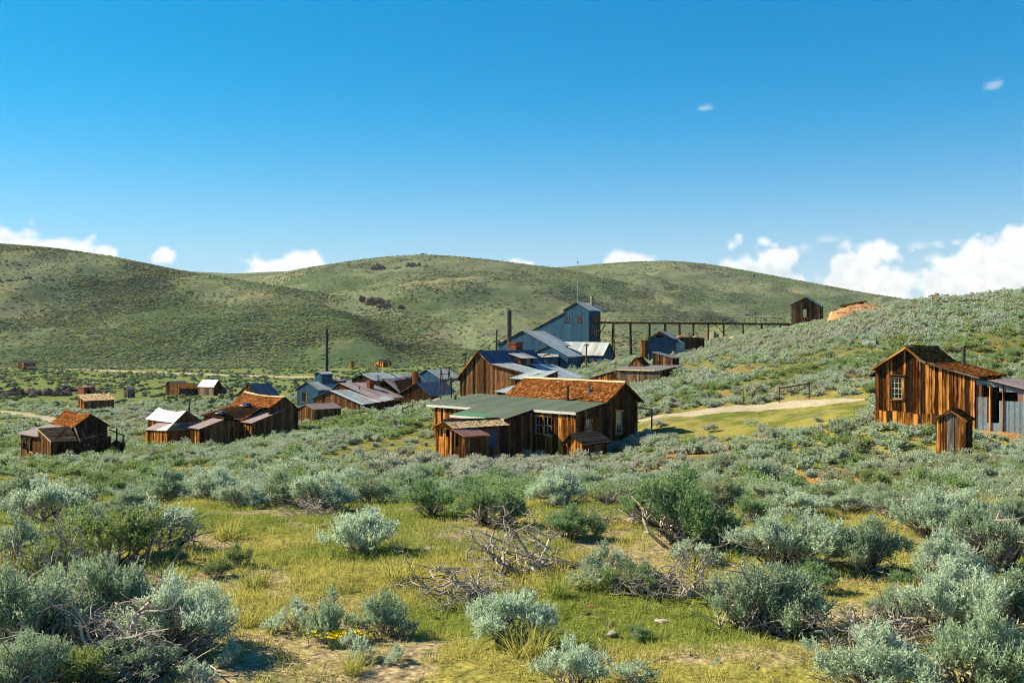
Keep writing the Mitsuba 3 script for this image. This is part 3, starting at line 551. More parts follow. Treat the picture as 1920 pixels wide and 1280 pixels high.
# ------------------------------------------------------------------ cabin on the right with its metal shed
s = Site(1642, 781, 63); k = new('cabin'); lab(k, 'orange brown board cabin with a white sash window, rightmost of the wooden houses', 'cabin')
op = [(.99, 1.70, 1.17, 2.50)]
wall(f'{k}__wall', s, (0, 0), (6.0, 0), [(0, 3.02), (1.99, 4.33), (3.03, 3.45), (6.0, 2.62)], openings=op, sub=True, bw=.2, gap=.045, zb=-1.6)
wk = window(f'{k}__window', s, (0, 0), (6, 0), op[0], 3, 4); board(f'{wk}__lintel', s, (.82, -.1, 2.68), (1.88, -.1, 2.66), .1, .07, 1)
wall(f'{k}__wall', s, (0, 4.9), (0, 0), [(0, 3.02), (4.9, 3.02)], sub=True); wall(f'{k}__wall', s, (6.0, 0), (6.0, 4.9), [(0, 2.62), (4.9, 2.62)]); wall(f'{k}__wall', s, (6, 4.9), (0, 4.9), [(0, 2.62), (2.97, 3.45), (4.01, 4.33), (6, 3.02)], style='plain', pal=5)
for q, (a0, a1, z0, z1) in enumerate([(0.02, 1.9, -.9, .42), (1.92, 3.9, -.9, .38)]):
    x = a0
    while x < a1: w = R.uniform(.2, .34); put(f'{k}__skirting__plank', MB().bar(s(x + w / 2, -.075, -1.6), s(x + w / 2, -.075, z1 * R.uniform(.8, 1.05)), w - .015, .03, uid(0 if R.random() > .35 else 5), up=s.B).get(), 'timber'); x += w
roof(f'{k}__roof', s, [(3.1, -.22, 3.50), (3.1, 5.1, 3.50), (1.99, 5.0, 4.42), (1.99, -.22, 4.42)], 'shingle', 3); roof(f'{k}__roof', s, [(-.22, 5.0, 2.98), (-.22, -.22, 2.98), (1.97, -.22, 4.42), (1.97, 5.0, 4.42)], 'shingle', 3)
roof(f'{k}__roof', s, [(6.3, -.2, 2.66), (6.3, 5.0, 2.66), (3.0, 5.1, 3.54), (3.0, -.2, 3.54)], 'shingle', 3)
board(f'{k}__ridge_board', s, (1.98, -.2, 4.47), (1.98, 5.0, 4.47), .26, .05, 5)
rake(f'{k}__bargeboard', s, [(-.25, -.26, 2.95), (1.99, -.26, 4.38), (3.0, -.26, 3.54)], pal=0, h=.11); rake(f'{k}__bargeboard', s, [(2.75, -.29, 3.68), (3.2, -.29, 3.46)], pal=1, h=.14); rake(f'{k}__bargeboard', s, [(3.2, -.25, 3.44), (6.3, -.25, 2.6)], pal=1, h=.08)
roof(f'{k}__roof', s, [(-.55, 5.0, 2.55), (-.55, .25, 2.55), (.02, .25, 2.95), (.02, 5.0, 2.95)], 'shingle', 3)
stick(f'{k}__stovepipe', s, [(4.15, 3.6, 3.2), (4.15, 3.6, 4.3)], .1)
foot(s, 0, 6, 0, 5)
k = new('metal_shed'); lab(k, 'corrugated iron shed with dark openings joined to the right hand cabin', 'shed')
op = [(.32, .78, 1.48, 2.2), (.86, 1.48, .0, 2.08), (1.56, 2.3, 1.3, 1.82)]
wall(f'{k}__wall', s, (6.02, .05), (10.4, .05), [(0, 2.5), (.85, 2.4), (4.4, 1.55)], openings=op, style='corr', pal=0, bw=.65, zb=-.9, sub=True); wall(f'{k}__wall', s, (10.4, .05), (10.4, 4.5), [(0, 1.5), (4.5, 1.5)], style='corr', bw=.65, zb=-.9); wall(f'{k}__wall', s, (10.4, 4.5), (6.02, 4.5), [(0, 1.5), (4.4, 2.4)], style='plain', pal=5)
roof(f'{k}__roof', s, [(10.6, -.15, 1.56), (10.6, 4.7, 1.56), (6.75, 4.7, 2.48), (6.75, -.15, 2.48)], 'sheet', 1)
for q in (.82, 1.52): board(f'{k}__post', s, (6.02 + q, .0, -.5), (6.02 + q, .0, 2.25), .08, .06, 0)
foot(s, 6, 10.5, 0, 4.5)

# ------------------------------------------------------------------ barn with the blue roof
s = Site(863, 752, 118); k = new('barn'); lab(k, 'tall brown barn with dark blue metal roof and dormer behind the green roofed house', 'barn')
wall(f'{k}__wall', s, (0, 0), (11.4, 0), [(0, 2.95), (3.12, 5.9), (5.2, 4.42), (11.4, 3.35)], sub=True, pal=6, bw=.34, zb=-2); wall(f'{k}__wall', s, (11.4, 0), (11.4, 3.7), [(0, 3.35), (3.7, 3.35)], pal=6); wall(f'{k}__wall', s, (0, 9.2), (0, 0), [(0, 2.95), (9.2, 2.95)], pal=6); wall(f'{k}__wall', s, (5.2, 9.2), (0, 9.2), [(0, 4.4), (2.08, 5.9), (5.2, 2.95)], style='plain', pal=5)
roof(f'{k}__roof', s, [(5.3, -.25, 4.45), (5.3, 9.4, 4.45), (3.12, 9.4, 6.03), (3.12, -.25, 6.03)], 'sheet', 4); roof(f'{k}__roof', s, [(-.35, 9.4, 2.75), (-.35, -.25, 2.75), (3.10, -.25, 6.03), (3.10, 9.4, 6.03)], 'sheet', 0)  # right slope painted dark blue for its shade, left slope plain galvanised
roof(f'{k}__roof', s, [(12.3, -.25, 3.3), (12.3, 3.7, 3.3), (5.2, 3.7, 4.52), (5.2, -.25, 4.52)], 'sheet', 0); roof(f'{k}__roof', s, [(9.4, 3.72, 1.6), (9.4, 6.0, 1.6), (5.2, 6.0, 4.50), (5.2, 3.72, 4.50)], 'sheet', 4)
rake(f'{k}__bargeboard', s, [(-.38, -.28, 2.66), (3.12, -.28, 5.94), (5.2, -.28, 4.44), (11.8, -.28, 3.3)], pal=0, h=.14)
wall(f'{k}__dormer', s, (5.5, 4.6), (5.5, 6.9), [(0, 5.1), (2.3, 5.1)], zb=4.0, pal=6, openings=[(.9, 1.5, 4.3, 4.95)]); window(f'{k}__dormer__window', s, (5.5, 4.6), (5.5, 6.9), (.9, 1.5, 4.3, 4.95), 2, 2); wall(f'{k}__dormer', s, (3.9, 4.6), (5.5, 4.6), [(0, 5.5), (1.6, 5.1)], zb=4.2, pal=6); wall(f'{k}__dormer', s, (5.5, 6.9), (3.9, 6.9), [(0, 5.1), (1.6, 5.5)], zb=4.2, pal=6)
roof(f'{k}__dormer_roof', s, [(5.85, 4.3, 5.08), (5.85, 7.2, 5.08), (3.7, 7.2, 5.65), (3.7, 4.3, 5.65)], 'sheet', 0)
ck = put(f'{k}__chimney', MB().box(s(1.9, 7.6, 5.9), s.A * .62, s.B * .62, [0, 0, 1.1], uid(7)).box(s(1.9, 7.6, 6.85), s.A * .7, s.B * .7, [0, 0, .14], uid(7)).get(), 'timber')
for r in range(9):
    for c in range(4):
        put(f'{ck}__brick', MB().box(s(1.9 - .62 + .155 + .31 * c, 7.6 - .63, 5.1 + .19 * r), s.A * .145, s.B * .02, [0, 0, .08], uid(7)).get(), 'timber') if r < 8 else None
foot(s, 0, 12, 0, 9)
# low wing to the right of the barn
k = new('barn_wing'); lab(k, 'low wing with a pale rust flecked metal roof running right from the barn', 'shed')
wall(f'{k}__wall', s, (5.3, 6.05), (10.3, 6.05), [(0, 4.3), (5.0, 2.55)], pal=6, zb=-2); wall(f'{k}__wall', s, (10.3, 6.05), (10.3, 10.2), [(0, 2.5), (4.15, 2.75)], pal=6, zb=-2); wall(f'{k}__wall', s, (10.3, 10.2), (5.3, 10.2), [(0, 2.75), (5, 3.9)], pal=6, zb=-2)
roof(f'{k}__roof', s, [(10.9, 6.0, 2.55), (10.7, 10.4, 2.85), (5.3, 10.4, 4.3), (5.3, 6.0, 4.47)], 'sheet', 0)
foot(s, 6, 11, 3, 10.5)
# porch left of the barn
k = new('porch'); lab(k, 'open porch with a rail and thin roof on the left side of the barn', 'porch')
roof(f'{k}__roof', s, [(-.1, 6.2, 2.9), (-3.2, 3.6, 2.75), (-3.2, 1.2, 2.75), (-.1, 1.2, 2.9)], 'plain', 7)
for a, b in ((-3.0, 1.4), (-1.3, 1.4), (-3.0, 3.6)): board(f'{k}__post', s, (a, b, -1.5), (a, b, 2.75), .14, .14, 6)
board(f'{k}__rail', s, (-3.0, 1.4, .35), (-.1, 1.4, .35), .08, .1, 6)
for q in range(13): board(f'{k}__baluster', s, (-2.9 + .22 * q, 1.4, -.8), (-2.9 + .22 * q, 1.4, .32), .1, .03, 6)
board(f'{k}__floor', s, (-3.1, 2.4, -.75), (0, 2.4, -.75), 2.4, .1, 6)
foot(s, -3.2, 0, 1, 4)

# ------------------------------------------------------------------ collapsed house at the left
s = Site(40, 848, 92); k = new('timber_house'); lab(k, 'sagging house with orange shingles and a half collapsed dark lean-to, leftmost of all', 'house')
op = [(.62, 1.25, .55, 1.45), (2.1, 2.75, .3, 1.5)]
wall(f'{k}__wall', s, (0, 0), (3.9, 0), [(0, 1.65), (3.9, 1.7)], openings=op, sub=True, pal=6); window(f'{k}__window', s, (0, 0), (3.9, 0), op[0], 1, 2, pal=1); 
for a in (.60, 1.27): pass
board(f'{k}__shutter', s, (.95, -.1, .45), (.95, -.1, 1.05), .62, .03, 1); board(f'{k}__casing', s, (2.08, -.07, .2), (2.08, -.07, 1.5), .1, .06, 4); board(f'{k}__casing', s, (2.1, -.07, .22), (2.8, -.07, .22), .08, .1, 4)
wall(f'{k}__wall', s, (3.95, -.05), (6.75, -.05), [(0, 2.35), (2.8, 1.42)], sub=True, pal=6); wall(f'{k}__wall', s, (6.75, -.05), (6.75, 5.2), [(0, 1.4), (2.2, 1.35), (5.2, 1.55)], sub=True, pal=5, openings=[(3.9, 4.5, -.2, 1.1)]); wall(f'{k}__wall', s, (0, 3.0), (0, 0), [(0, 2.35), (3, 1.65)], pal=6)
roof(f'{k}__roof', s, [(-.45, -.3, 1.76), (4.3, -.3, 1.78), (4.25, 3.0, 2.4), (-.95, 3.0, 2.44)], 'plain', 1, sag=.05)
roof(f'{k}__roof', s, [(-1.0, 2.95, 2.42), (4.5, 2.95, 2.42), (4.45, 4.5, 3.5), (-1.1, 4.55, 3.62)], 'shingle', 2, sag=.22, ridge=2); labels.setdefault(k, {})
roof(f'{k}__roof', s, [(4.5, 6.3, 2.35), (-1, 6.3, 2.35), (-1.1, 4.58, 3.62), (4.45, 4.53, 3.5)], 'shingle', 3, sag=.22)
wall(f'{k}__wall', s, (4.3, 2.9), (4.3, 6.1), [(0, 2.4), (1.6, 3.42), (3.2, 2.4)], pal=5, sub=True); wall(f'{k}__wall', s, (4.3, 6.1), (-1, 6.1), [(0, 2.3), (5.3, 2.3)], style='plain', pal=5); wall(f'{k}__wall', s, (-.9, 6.1), (-.9, 2.9), [(0, 2.3), (1.6, 3.5), (3.2, 2.3)], pal=6)
rake(f'{k}__bargeboard', s, [(3.98, -.12, 2.42), (6.85, -.12, 1.46)], pal=4, h=.1)
# remaining part of the dark lean-to roof, boards with a hole and fallen rafters
q0 = [(6.95, -.1, 1.42), (6.95, 2.2, 1.36), (4.3, 2.6, 2.5), (4.0, -.1, 2.45)]
roof(f'{k}__leanto_roof', s, q0, 'board', 9)
for a, b, c_, d_ in (((6.9, 2.4, 1.3), (4.4, 3.0, 2.4), .12, .1), ((6.9, 3.2, .9), (4.5, 3.6, 2.1), .1, .08), ((6.6, 2.3, 1.3), (6.5, 4.6, 1.1), .08, .08), ((5.6, 1.5, 2.1), (6.2, 2.9, 1.2), .14, .04), ((6.9, 4.0, 1.2), (4.6, 4.4, 1.6), .1, .08), ((6.7, 2.6, 1.5), (6.0, 5.0, 1.7), .12, .05)): board(f'{k}__rafter', s, a, b, c_, d_, 1)
board(f'{k}__rafter', s, (5.5, 2.4, 1.7), (5.6, 4.4, 1.4), .5, .03, 5)
for b, z in ((5.3, 1.6), (5.9, 2.3), (6.5, 1.5)): board(f'{k}__stud', s, (6.7, b, -.8), (6.7, b, z), .1, .1, 5)
board(f'{k}__stud', s, (6.7, 5.2, 2.2), (6.8, 6.6, 1.5), .1, .1, 5); wall(f'{k}__wall', s, (6.75, 5.3), (6.75, 6.7), [(0, .9), (.5, 1.2), (1.4, .8)], pal=5)
foot(s, -1, 6.9, 0, 6.6)

# ------------------------------------------------------------------ white roofed house
s = Site(274, 826, 116); k = new('timber_house'); lab(k, 'low house with a whitish saddle roof and grey lean-to, second from the left', 'house')
wall(f'{k}__wall', s, (0, 0), (5.0, 0), [(0, 1.25), (5, 1.45)], sub=True, pal=0, zb=-1.4); wall(f'{k}__wall', s, (5, 0), (5, 3.0), [(0, 1.45), (3, 1.4)], sub=True, pal=6, zb=-1.4); wall(f'{k}__wall', s, (0, 5.0), (0, 0), [(0, 2.2), (2.6, 2.2), (5, 1.25)], pal=6)  # right wall boards darker than the front, shade painted in
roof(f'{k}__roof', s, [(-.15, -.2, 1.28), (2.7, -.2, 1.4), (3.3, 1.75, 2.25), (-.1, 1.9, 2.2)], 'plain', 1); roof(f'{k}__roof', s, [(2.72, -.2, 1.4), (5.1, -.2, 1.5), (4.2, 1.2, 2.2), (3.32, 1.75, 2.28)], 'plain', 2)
roof(f'{k}__roof', s, [(5.2, -.2, 1.5), (5.2, 3.1, 1.42), (4.2, 4.7, 2.25), (4.2, 1.2, 2.2)], 'board', 1)
roof(f'{k}__roof', s, [(-2.9, 1.4, 2.32), (4.15, 1.3, 2.3), (4.1, 2.85, 3.6), (-2.75, 2.95, 3.62)], 'plain', 2, sag=.3); roof(f'{k}__roof', s, [(4.15, 4.9, 2.2), (-2.8, 4.9, 2.2), (-2.75, 2.97, 3.62), (4.1, 2.87, 3.6)], 'plain', 7, sag=.3)
wall(f'{k}__wall', s, (4.05, 1.3), (4.05, 4.7), [(0, 2.25), (1.55, 3.5), (3.4, 2.25)], pal=6, zb=1.0, sub=True); wall(f'{k}__wall', s, (-2.4, 1.5), (0, 1.5), [(0, 2.25), (2.4, 2.2)], pal=0); wall(f'{k}__wall', s, (-2.4, 4.7), (-2.4, 1.5), [(0, 2.2), (1.7, 3.4), (3.2, 2.2)], pal=6); wall(f'{k}__wall', s, (4, 4.7), (-2.4, 4.7), [(0, 2.2), (6.4, 2.2)], style='plain', pal=5)
stick(f'{k}__stovepipe', s, [(3.3, 3.6, 2.9), (3.4, 3.6, 4.45)], .1)
foot(s, -2.6, 5.1, 0, 4.8)

# ------------------------------------------------------------------ long orange roofed house
s = Site(357, 828, 106); k = new('timber_house'); lab(k, 'long house with orange and brown shingle roofs and two grey roofed lean-tos', 'house')
wall(f'{k}__wall', s, (0, 0), (2.0, 0), [(0, 1.48), (2, 1.45)], sub=True, pal=0, zb=-1.5); wall(f'{k}__wall', s, (2, 0), (2, 4.95), [(0, 1.45), (2.5, 2.2), (2.6, 2.3), (4.95, 1.95)], sub=True, pal=6, zb=-2, openings=[(3.6, 4.3, -.2, 1.4)]); wall(f'{k}__wall', s, (0, 2.6), (0, 0), [(0, 2.3), (2.6, 1.48)], pal=6)  # long right wall has its shade put into browner boards
put(f'{k}__door', MB().hexa([s(2.03, 3.6, -.4), s(2.03, 4.3, -.4), s(1.98, 4.3, -.4), s(1.98, 3.6, -.4)], [s(2.03, 3.6, 1.4), s(2.03, 4.3, 1.4), s(1.98, 4.3, 1.4), s(1.98, 3.6, 1.4)], uid(0)).get(), 'timber')
roof(f'{k}__roof', s, [(-.22, -.2, 1.54), (2.15, -.2, 1.5), (2.1, 2.75, 2.34), (-.1, 2.7, 2.38)], 'plain', 1)
roof(f'{k}__roof', s, [(-2.2, 2.45, 2.56), (2.15, 4.95, 2.08), (2.15, 7.35, 3.36), (-3.7, 7.35, 3.5)], 'shingle', 3); wall(f'{k}__wall', s, (-2.0, 2.7), (.1, 2.7), [(0, 2.35), (2.1, 2.3)], pal=5); wall(f'{k}__wall', s, (-3, 7.2), (-2.0, 2.7), [(0, 3.2), (4.6, 2.35)], pal=6, zb=-1.5)
wall(f'{k}__wall', s, (2.0, 4.95), (4.0, 4.95), [(0, 1.95), (2, 1.88)], sub=True, pal=0, zb=-2); wall(f'{k}__wall', s, (4, 4.95), (4, 9.0), [(0, 1.88), (4, 3.05)], sub=True, pal=6, zb=-2)
roof(f'{k}__roof', s, [(1.8, 4.75, 1.98), (4.2, 4.75, 1.93), (4.15, 9.1, 3.2), (2.0, 8.5, 3.28)], 'plain', 1)
roof(f'{k}__roof', s, [(-3.9, 7.3, 3.5), (3.9, 7.3, 3.42), (3.85, 9.2, 4.55), (-4.3, 9.2, 4.82)], 'shingle', 2, sag=.16, ridge=4); roof(f'{k}__roof', s, [(3.9, 11.3, 2.95), (-4, 11.3, 3.0), (-4.3, 9.23, 4.82), (3.85, 9.23, 4.55)], 'shingle', 3)
wall(f'{k}__wall', s, (3.7, 7.3), (3.7, 11.1), [(0, 3.35), (1.9, 4.45), (3.8, 3.0)], pal=6, zb=-2, sub=True); wall(f'{k}__wall', s, (-4, 11), (-4, 7.3), [(0, 3.0), (1.9, 4.6), (3.8, 3.4)], pal=6, zb=-2); wall(f'{k}__wall', s, (3.7, 11.1), (-4, 11.1), [(0, 2.9), (7.7, 2.9)], style='plain', pal=5)
for a, b, z in ((-.35, 4.0, 2.72), (-.1, 6.9, 3.45)): put(f'{k}__roof_vent', MB().box(s(a, b, z + .22), s.A * .45, s.B * .3, [0, 0, .16], 4500).box(s(a - .55, b - .1, z + .1), s.A * .3, s.B * .3, [0, 0, .04], 2500).get(), 'metal')
foot(s, -3, 4.1, 0, 11); foot(s, -4, -2, 5, 11)
k = new('shed'); lab(k, 'dark shed with a mauve roof between the orange roofed house and the metal roofed house', 'shed'); s = Site(560, 790, 128)
gable_house(k, s, 3.3, 4.2, 1.7, .55, pal=6, rpal=1, rstyle='plain', ov=.15)

# ------------------------------------------------------------------ rusty metal roofed house
s = Site(588, 772, 152); k = new('timber_house'); lab(k, 'brown house with a broad rust streaked metal roof and brick chimney left of the barn', 'house')
wall(f'{k}__wall', s, (0, 0), (11.3, 0), [(0, 2.0), (4.29, 3.3), (11.3, 1.7)], pal=6, zb=-1.5, openings=[(1.6, 2.5, -.3, 1.45)], sub=True, bw=.34); wall(f'{k}__wall', s, (11.3, 0), (11.3, 8), [(0, 1.7), (8, 1.9)], pal=5, zb=-1.5); wall(f'{k}__wall', s, (0, 12), (0, 0), [(0, 2), (12, 2)], pal=6); wall(f'{k}__wall', s, (11.3, 12), (0, 12), [(0, 1.7), (11.3, 2)], style='plain', pal=5)
put(f'{k}__door', MB().hexa([s(1.6, -.02, -.3), s(2.5, -.02, -.3), s(2.5, -.07, -.3), s(1.6, -.07, -.3)], [s(1.6, -.02, 1.45), s(2.5, -.02, 1.45), s(2.5, -.07, 1.45), s(1.6, -.07, 1.45)], uid(0)).get(), 'timber')
roof(f'{k}__roof', s, [(12.0, -.3, 1.6), (12.0, 6.0, 2.15), (4.29, 7.0, 3.4), (4.29, -.3, 3.42)], 'sheet', 0, sub=True, pw=.8); roof(f'{k}__roof', s, [(-.4, 7.0, 1.95), (-.4, -.3, 1.95), (4.27, -.3, 3.42), (4.27, 7.0, 3.4)], 'sheet', 0)
wall(f'{k}__wall', s, (-.5, 3.5), (5.6, 3.5), [(0, 2.8), (2.5, 4.2), (6.1, 2.8)], pal=6, zb=1.5)
roof(f'{k}__roof', s, [(10.6, 3.2, 2.2), (10.6, 9.0, 2.3), (2.02, 9.0, 4.3), (2.02, 3.2, 4.36)], 'sheet', 1, sub=True, pw=.9); roof(f'{k}__roof', s, [(-.9, 9, 2.8), (-.9, 3.2, 2.8), (2.0, 3.2, 4.36), (2.0, 9, 4.3)], 'sheet', 0)
ck = put(f'{k}__chimney', MB().box(s(5.2, 6.8, 3.9), s.A * .4, s.B * .4, [0, 0, .95], uid(7)).get(), 'timber')
for r in range(7): put(f'{ck}__brick', MB().box(s(5.2, 6.4, 3.5 + .2 * r), s.A * .38, s.B * .02, [0, 0, .085], uid(7)).get(), 'timber')
stick(f'{k}__stovepipe', s, [(5.6, 4.4, 3.2), (5.6, 4.4, 3.9)], .08)
foot(s, 0, 12, 0, 12)

# ------------------------------------------------------------------ blue metal sided house with cupola
s = Site(557, 760, 170); k = new('blue_house'); lab(k, 'blue corrugated metal house with a cupola beside the tall black chimney', 'house')
gable_house(k, s, 6.1, 8.5, 2.85, 1.2, pal=0, rpal=0, rstyle='sheet', wstyle='sheet', wpal=9, bw=.9, front=[(1.55, 2.75, .7, 2.25)], right=[(2.0, 2.9, 1.0, 2.3)], ov=.2, zb=-1.5); window(f'{k}__window', s, (0, 0), (6.1, 0), (1.55, 2.75, .7, 2.25), 2, 2, frame='timber')  # deep blue siding holds the shade of these walls in its colour
cs = Site(0, 0, 1); cs.o = s(2.0, 2.2, 3.9); cs.A, cs.B = s.A, s.B
wall(f'{k}__cupola', cs, (0, 0), (2.1, 0), [(0, 1.5), (1.05, 1.8), (2.1, 1.5)], style='sheet', bw=.7, pal=9, zb=-.8); wall(f'{k}__cupola', cs, (2.1, 0), (2.1, 2.2), [(0, 1.5), (2.2, 1.5)], style='sheet', bw=.7, pal=9, zb=-.8); wall(f'{k}__cupola', cs, (0, 2.2), (0, 0), [(0, 1.5), (2.2, 1.5)], style='sheet', bw=.7, pal=9, zb=-.8)
roof(f'{k}__cupola_roof', cs, [(2.3, -.2, 1.5), (2.3, 2.4, 1.5), (1.05, 2.4, 1.85), (1.05, -.2, 1.85)], 'sheet', 0); roof(f'{k}__cupola_roof', cs, [(-.2, 2.4, 1.5), (-.2, -.2, 1.5), (1.03, -.2, 1.85), (1.03, 2.4, 1.85)], 'sheet', 0)
s = Site(613, 715, 174, 0); lab(stick('smokestack', s, [(0, 0, -4.5), (0, 0, 9.2)], [.28, .24], sides=12), 'tall thin black smokestack beside the blue metal house', 'smokestack')
k = new('boiler_house'); lab(k, 'small dark lean-to at the foot of the tall black smokestack', 'shed'); s = Site(611, 728, 172); gable_house(k, s, 2.2, 2.6, 1.3, .3, pal=7, rpal=1, rstyle='plain', ov=.1, zb=-3)

# house with dark blue roof
s = Site(446, 760, 160); k = new('timber_house'); lab(k, 'brown gabled house with a dark blue panelled metal roof behind the orange roofed house', 'house')
gable_house(k, s, 5.9, 3.7, 1.75, 1.75, zb=-2.2, pal=6, rpal=4, rstyle='sheet', ov=.15, asym=.55, rsub=True)
board(f'{k}__corner_post', s, (3.6, -.08, -.5), (3.6, -.08, 3.0), .12, .08, 0)
# two sheds in the meadow
s = Site(372, 738, 258); k = new('shed'); lab(k, 'grey barn with a bright white roof standing in the green meadow', 'shed')
wall(f'{k}__wall', s, (0, 0), (7.6, 0), [(0, 1.85), (7.6, 1.95)], pal=1, bw=.5, zb=-1.5); wall(f'{k}__wall', s, (7.6, 0), (7.6, 3.65), [(0, 1.9), (1.25, 3.7), (2.3, 2.05), (3.65, 1.4)], pal=5, bw=.5, zb=-1.5); wall(f'{k}__wall', s, (7.6, 3.65), (0, 3.65), [(0, 1.4), (7.6, 1.4)], style='plain', pal=5); wall(f'{k}__wall', s, (0, 3.65), (0, 0), [(0, 1.4), (1.4, 2.05), (2.4, 3.6), (3.65, 1.85)], pal=1, bw=.5)
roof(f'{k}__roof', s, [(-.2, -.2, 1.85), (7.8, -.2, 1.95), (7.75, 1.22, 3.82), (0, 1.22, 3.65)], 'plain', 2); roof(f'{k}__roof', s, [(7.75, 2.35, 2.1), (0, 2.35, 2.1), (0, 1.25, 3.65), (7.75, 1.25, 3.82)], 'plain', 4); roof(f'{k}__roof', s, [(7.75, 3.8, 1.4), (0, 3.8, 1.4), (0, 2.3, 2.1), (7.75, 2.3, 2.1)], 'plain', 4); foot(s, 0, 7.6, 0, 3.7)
s = Site(310, 735, 255); k = new('shed'); lab(k, 'dark brown barn with a sloping brown lean-to roof left of the white roofed barn', 'shed')
wall(f'{k}__wall', s, (0, 0), (7.2, 0), [(0, 1.6), (1.93, 2.75), (4.7, 2.05), (7.2, 1.15)], pal=6, bw=.5, zb=-1.5); wall(f'{k}__wall', s, (7.2, 0), (7.2, 5.2), [(0, 1.15), (5.2, 1.1)], pal=5, bw=.5, zb=-1.5); wall(f'{k}__wall', s, (0, 5.2), (0, 0), [(0, 1.6), (5.2, 1.6)], pal=6, bw=.5)
roof(f'{k}__roof', s, [(4.4, -.2, 2.15), (4.4, 4.4, 2.15), (1.95, 4.4, 2.85), (1.95, -.2, 2.85)], 'plain', 6); roof(f'{k}__roof', s, [(-.2, 4.4, 1.55), (-.2, -.2, 1.55), (1.93, -.2, 2.85), (1.93, 4.4, 2.85)], 'plain', 6); roof(f'{k}__roof', s, [(7.5, -.2, 1.1), (7.5, 5.5, 1.08), (4.3, 4.6, 2.2), (4.3, -.2, 2.2)], 'shingle', 3, sh=.35); foot(s, 0, 7.3, 0, 5.2)
# cabin with cream roof, brick vault, stone hut
s = Site(148, 763, 188); k = new('cabin'); lab(k, 'small brown cabin under a broad cream coloured single slope roof on the valley floor', 'cabin')
wall(f'{k}__wall', s, (0, 0), (2.5, 0), [(0, 2.1), (2.5, 1.25)], pal=0, bw=.4, zb=-1.2); wall(f'{k}__wall', s, (2.5, 0), (2.5, 5.6), [(0, 1.25), (5.6, 1.25)], pal=6, bw=.4, zb=-1.2, openings=[(2.6, 3.0, .3, 1.0)]); wall(f'{k}__wall', s, (2.5, 5.6), (0, 5.6), [(0, 1.2), (2.5, 2.1)], style='plain', pal=5); wall(f'{k}__wall', s, (0, 5.6), (0, 0), [(0, 2.1), (5.6, 2.1)], pal=6, bw=.4)
roof(f'{k}__roof', s, [(2.75, -.3, 1.26), (2.75, 5.9, 1.28), (-.7, 6.0, 2.4), (-.7, -.3, 2.38)], 'shingle', 4, sh=.4); foot(s, 0, 2.6, 0, 5.7)
s = Site(146, 743, 205); k = new('brick_vault'); lab(k, 'square red brick vault with a dark doorway behind the cream roofed cabin', 'vault')
m = MB(); wall(f'{k}__wall', s, (0, 0), (2.8, 0), [(0, 1.95), (2.8, 1.95)], style='plain', pal=7, zb=-2.2); wall(f'{k}__wall', s, (2.8, 0), (2.8, 2.4), [(0, 1.95), (2.4, 1.95)], style='plain', pal=7, zb=-2.2, openings=[(.7, 1.4, -.2, 1.5)]); wall(f'{k}__wall', s, (2.8, 2.4), (0, 2.4), [(0, 1.95), (2.8, 1.95)], style='plain', pal=7, zb=-2.2); wall(f'{k}__wall', s, (0, 2.4), (0, 0), [(0, 1.95), (2.4, 1.95)], style='plain', pal=7, zb=-2.2)
roof(f'{k}__roof', s, [(-.12, -.12, 1.98), (2.92, -.12, 1.98), (2.92, 2.5, 2.08), (-.12, 2.5, 2.08)], 'plain', 5); foot(s, 0, 3, 0, 2.5)
# far cabins
for (px, py, d, w, dp, h, ri, rp, pl, lb) in ((34, 688, 486, 7.4, 5.4, 2.2, 1.3, 6, 6, 'far brown cabin with a dark roof at the foot of the left hill'), (43, 695, 470, 6.5, 4.0, 1.2, .9, 6, 5, 'low dark shack beside the road on the far left'),
                                          (704, 688, 500, 6.5, 5.5, 2.4, 1.5, 6, 0, 'far light brown cabin with a dark roof alone at the foot of the hills')):
    s = Site(px, py, d); k = new('cabin'); lab(k, lb, 'cabin'); gable_house(k, s, w, dp, h, ri, pal=pl, rpal=rp, rstyle='plain', bw=.8, ov=.2, zb=-2.8)
s = Site(700, 687, 500); k = new('shed'); lab(k, 'small lean-to shed just left of the far light brown cabin', 'shed'); gable_house(k, s, 2.6, 3, 1.0, .4, pal=0, rpal=5, rstyle='plain', ov=.1, zb=-2)
s = Site(655, 684, 480); k = new('outhouse'); lab(k, 'tiny far outhouse alone on the valley floor', 'outhouse'); gable_house(k, s, 1.6, 1.6, 1.5, .4, pal=0, rpal=6, rstyle='plain', ov=.1, zb=-2)

# ------------------------------------------------------------------ stamp mill: tower with long sloping roof and lower wings
s = Site(1104, 640, 228); k = new('stamp_mill'); lab(k, 'large blue metal stamp mill with a windowed tower and long sloping roof', 'mill')
fo = [(13.6, 14.8, 4.4, 5.75), (17.3, 18.5, 4.4, 5.75), (2.9, 4.2, 1.35, 2.55), (4.9, 6.2, 1.35, 2.55)]
wall(f'{k}__wall', s, (-20.6, 0), (0, 0), [(0, 1.35), (13.3, 6.62), (13.38, 7.35), (17.0, 8.9), (20.6, 7.2)], zb=-7, style='sheet', bw=.9, pal=9, openings=fo)  # facade siding coloured deep blue to stand for its shade
ro = [(.5, 1.1, 4.2, 5.7), (1.9, 2.5, 4.0, 6.2), (3.1, 3.7, 4.2, 5.7), (.5, 1.1, 1.0, 2.9), (1.9, 2.5, 1.0, 2.9), (3.1, 3.7, 1.0, 2.9)]
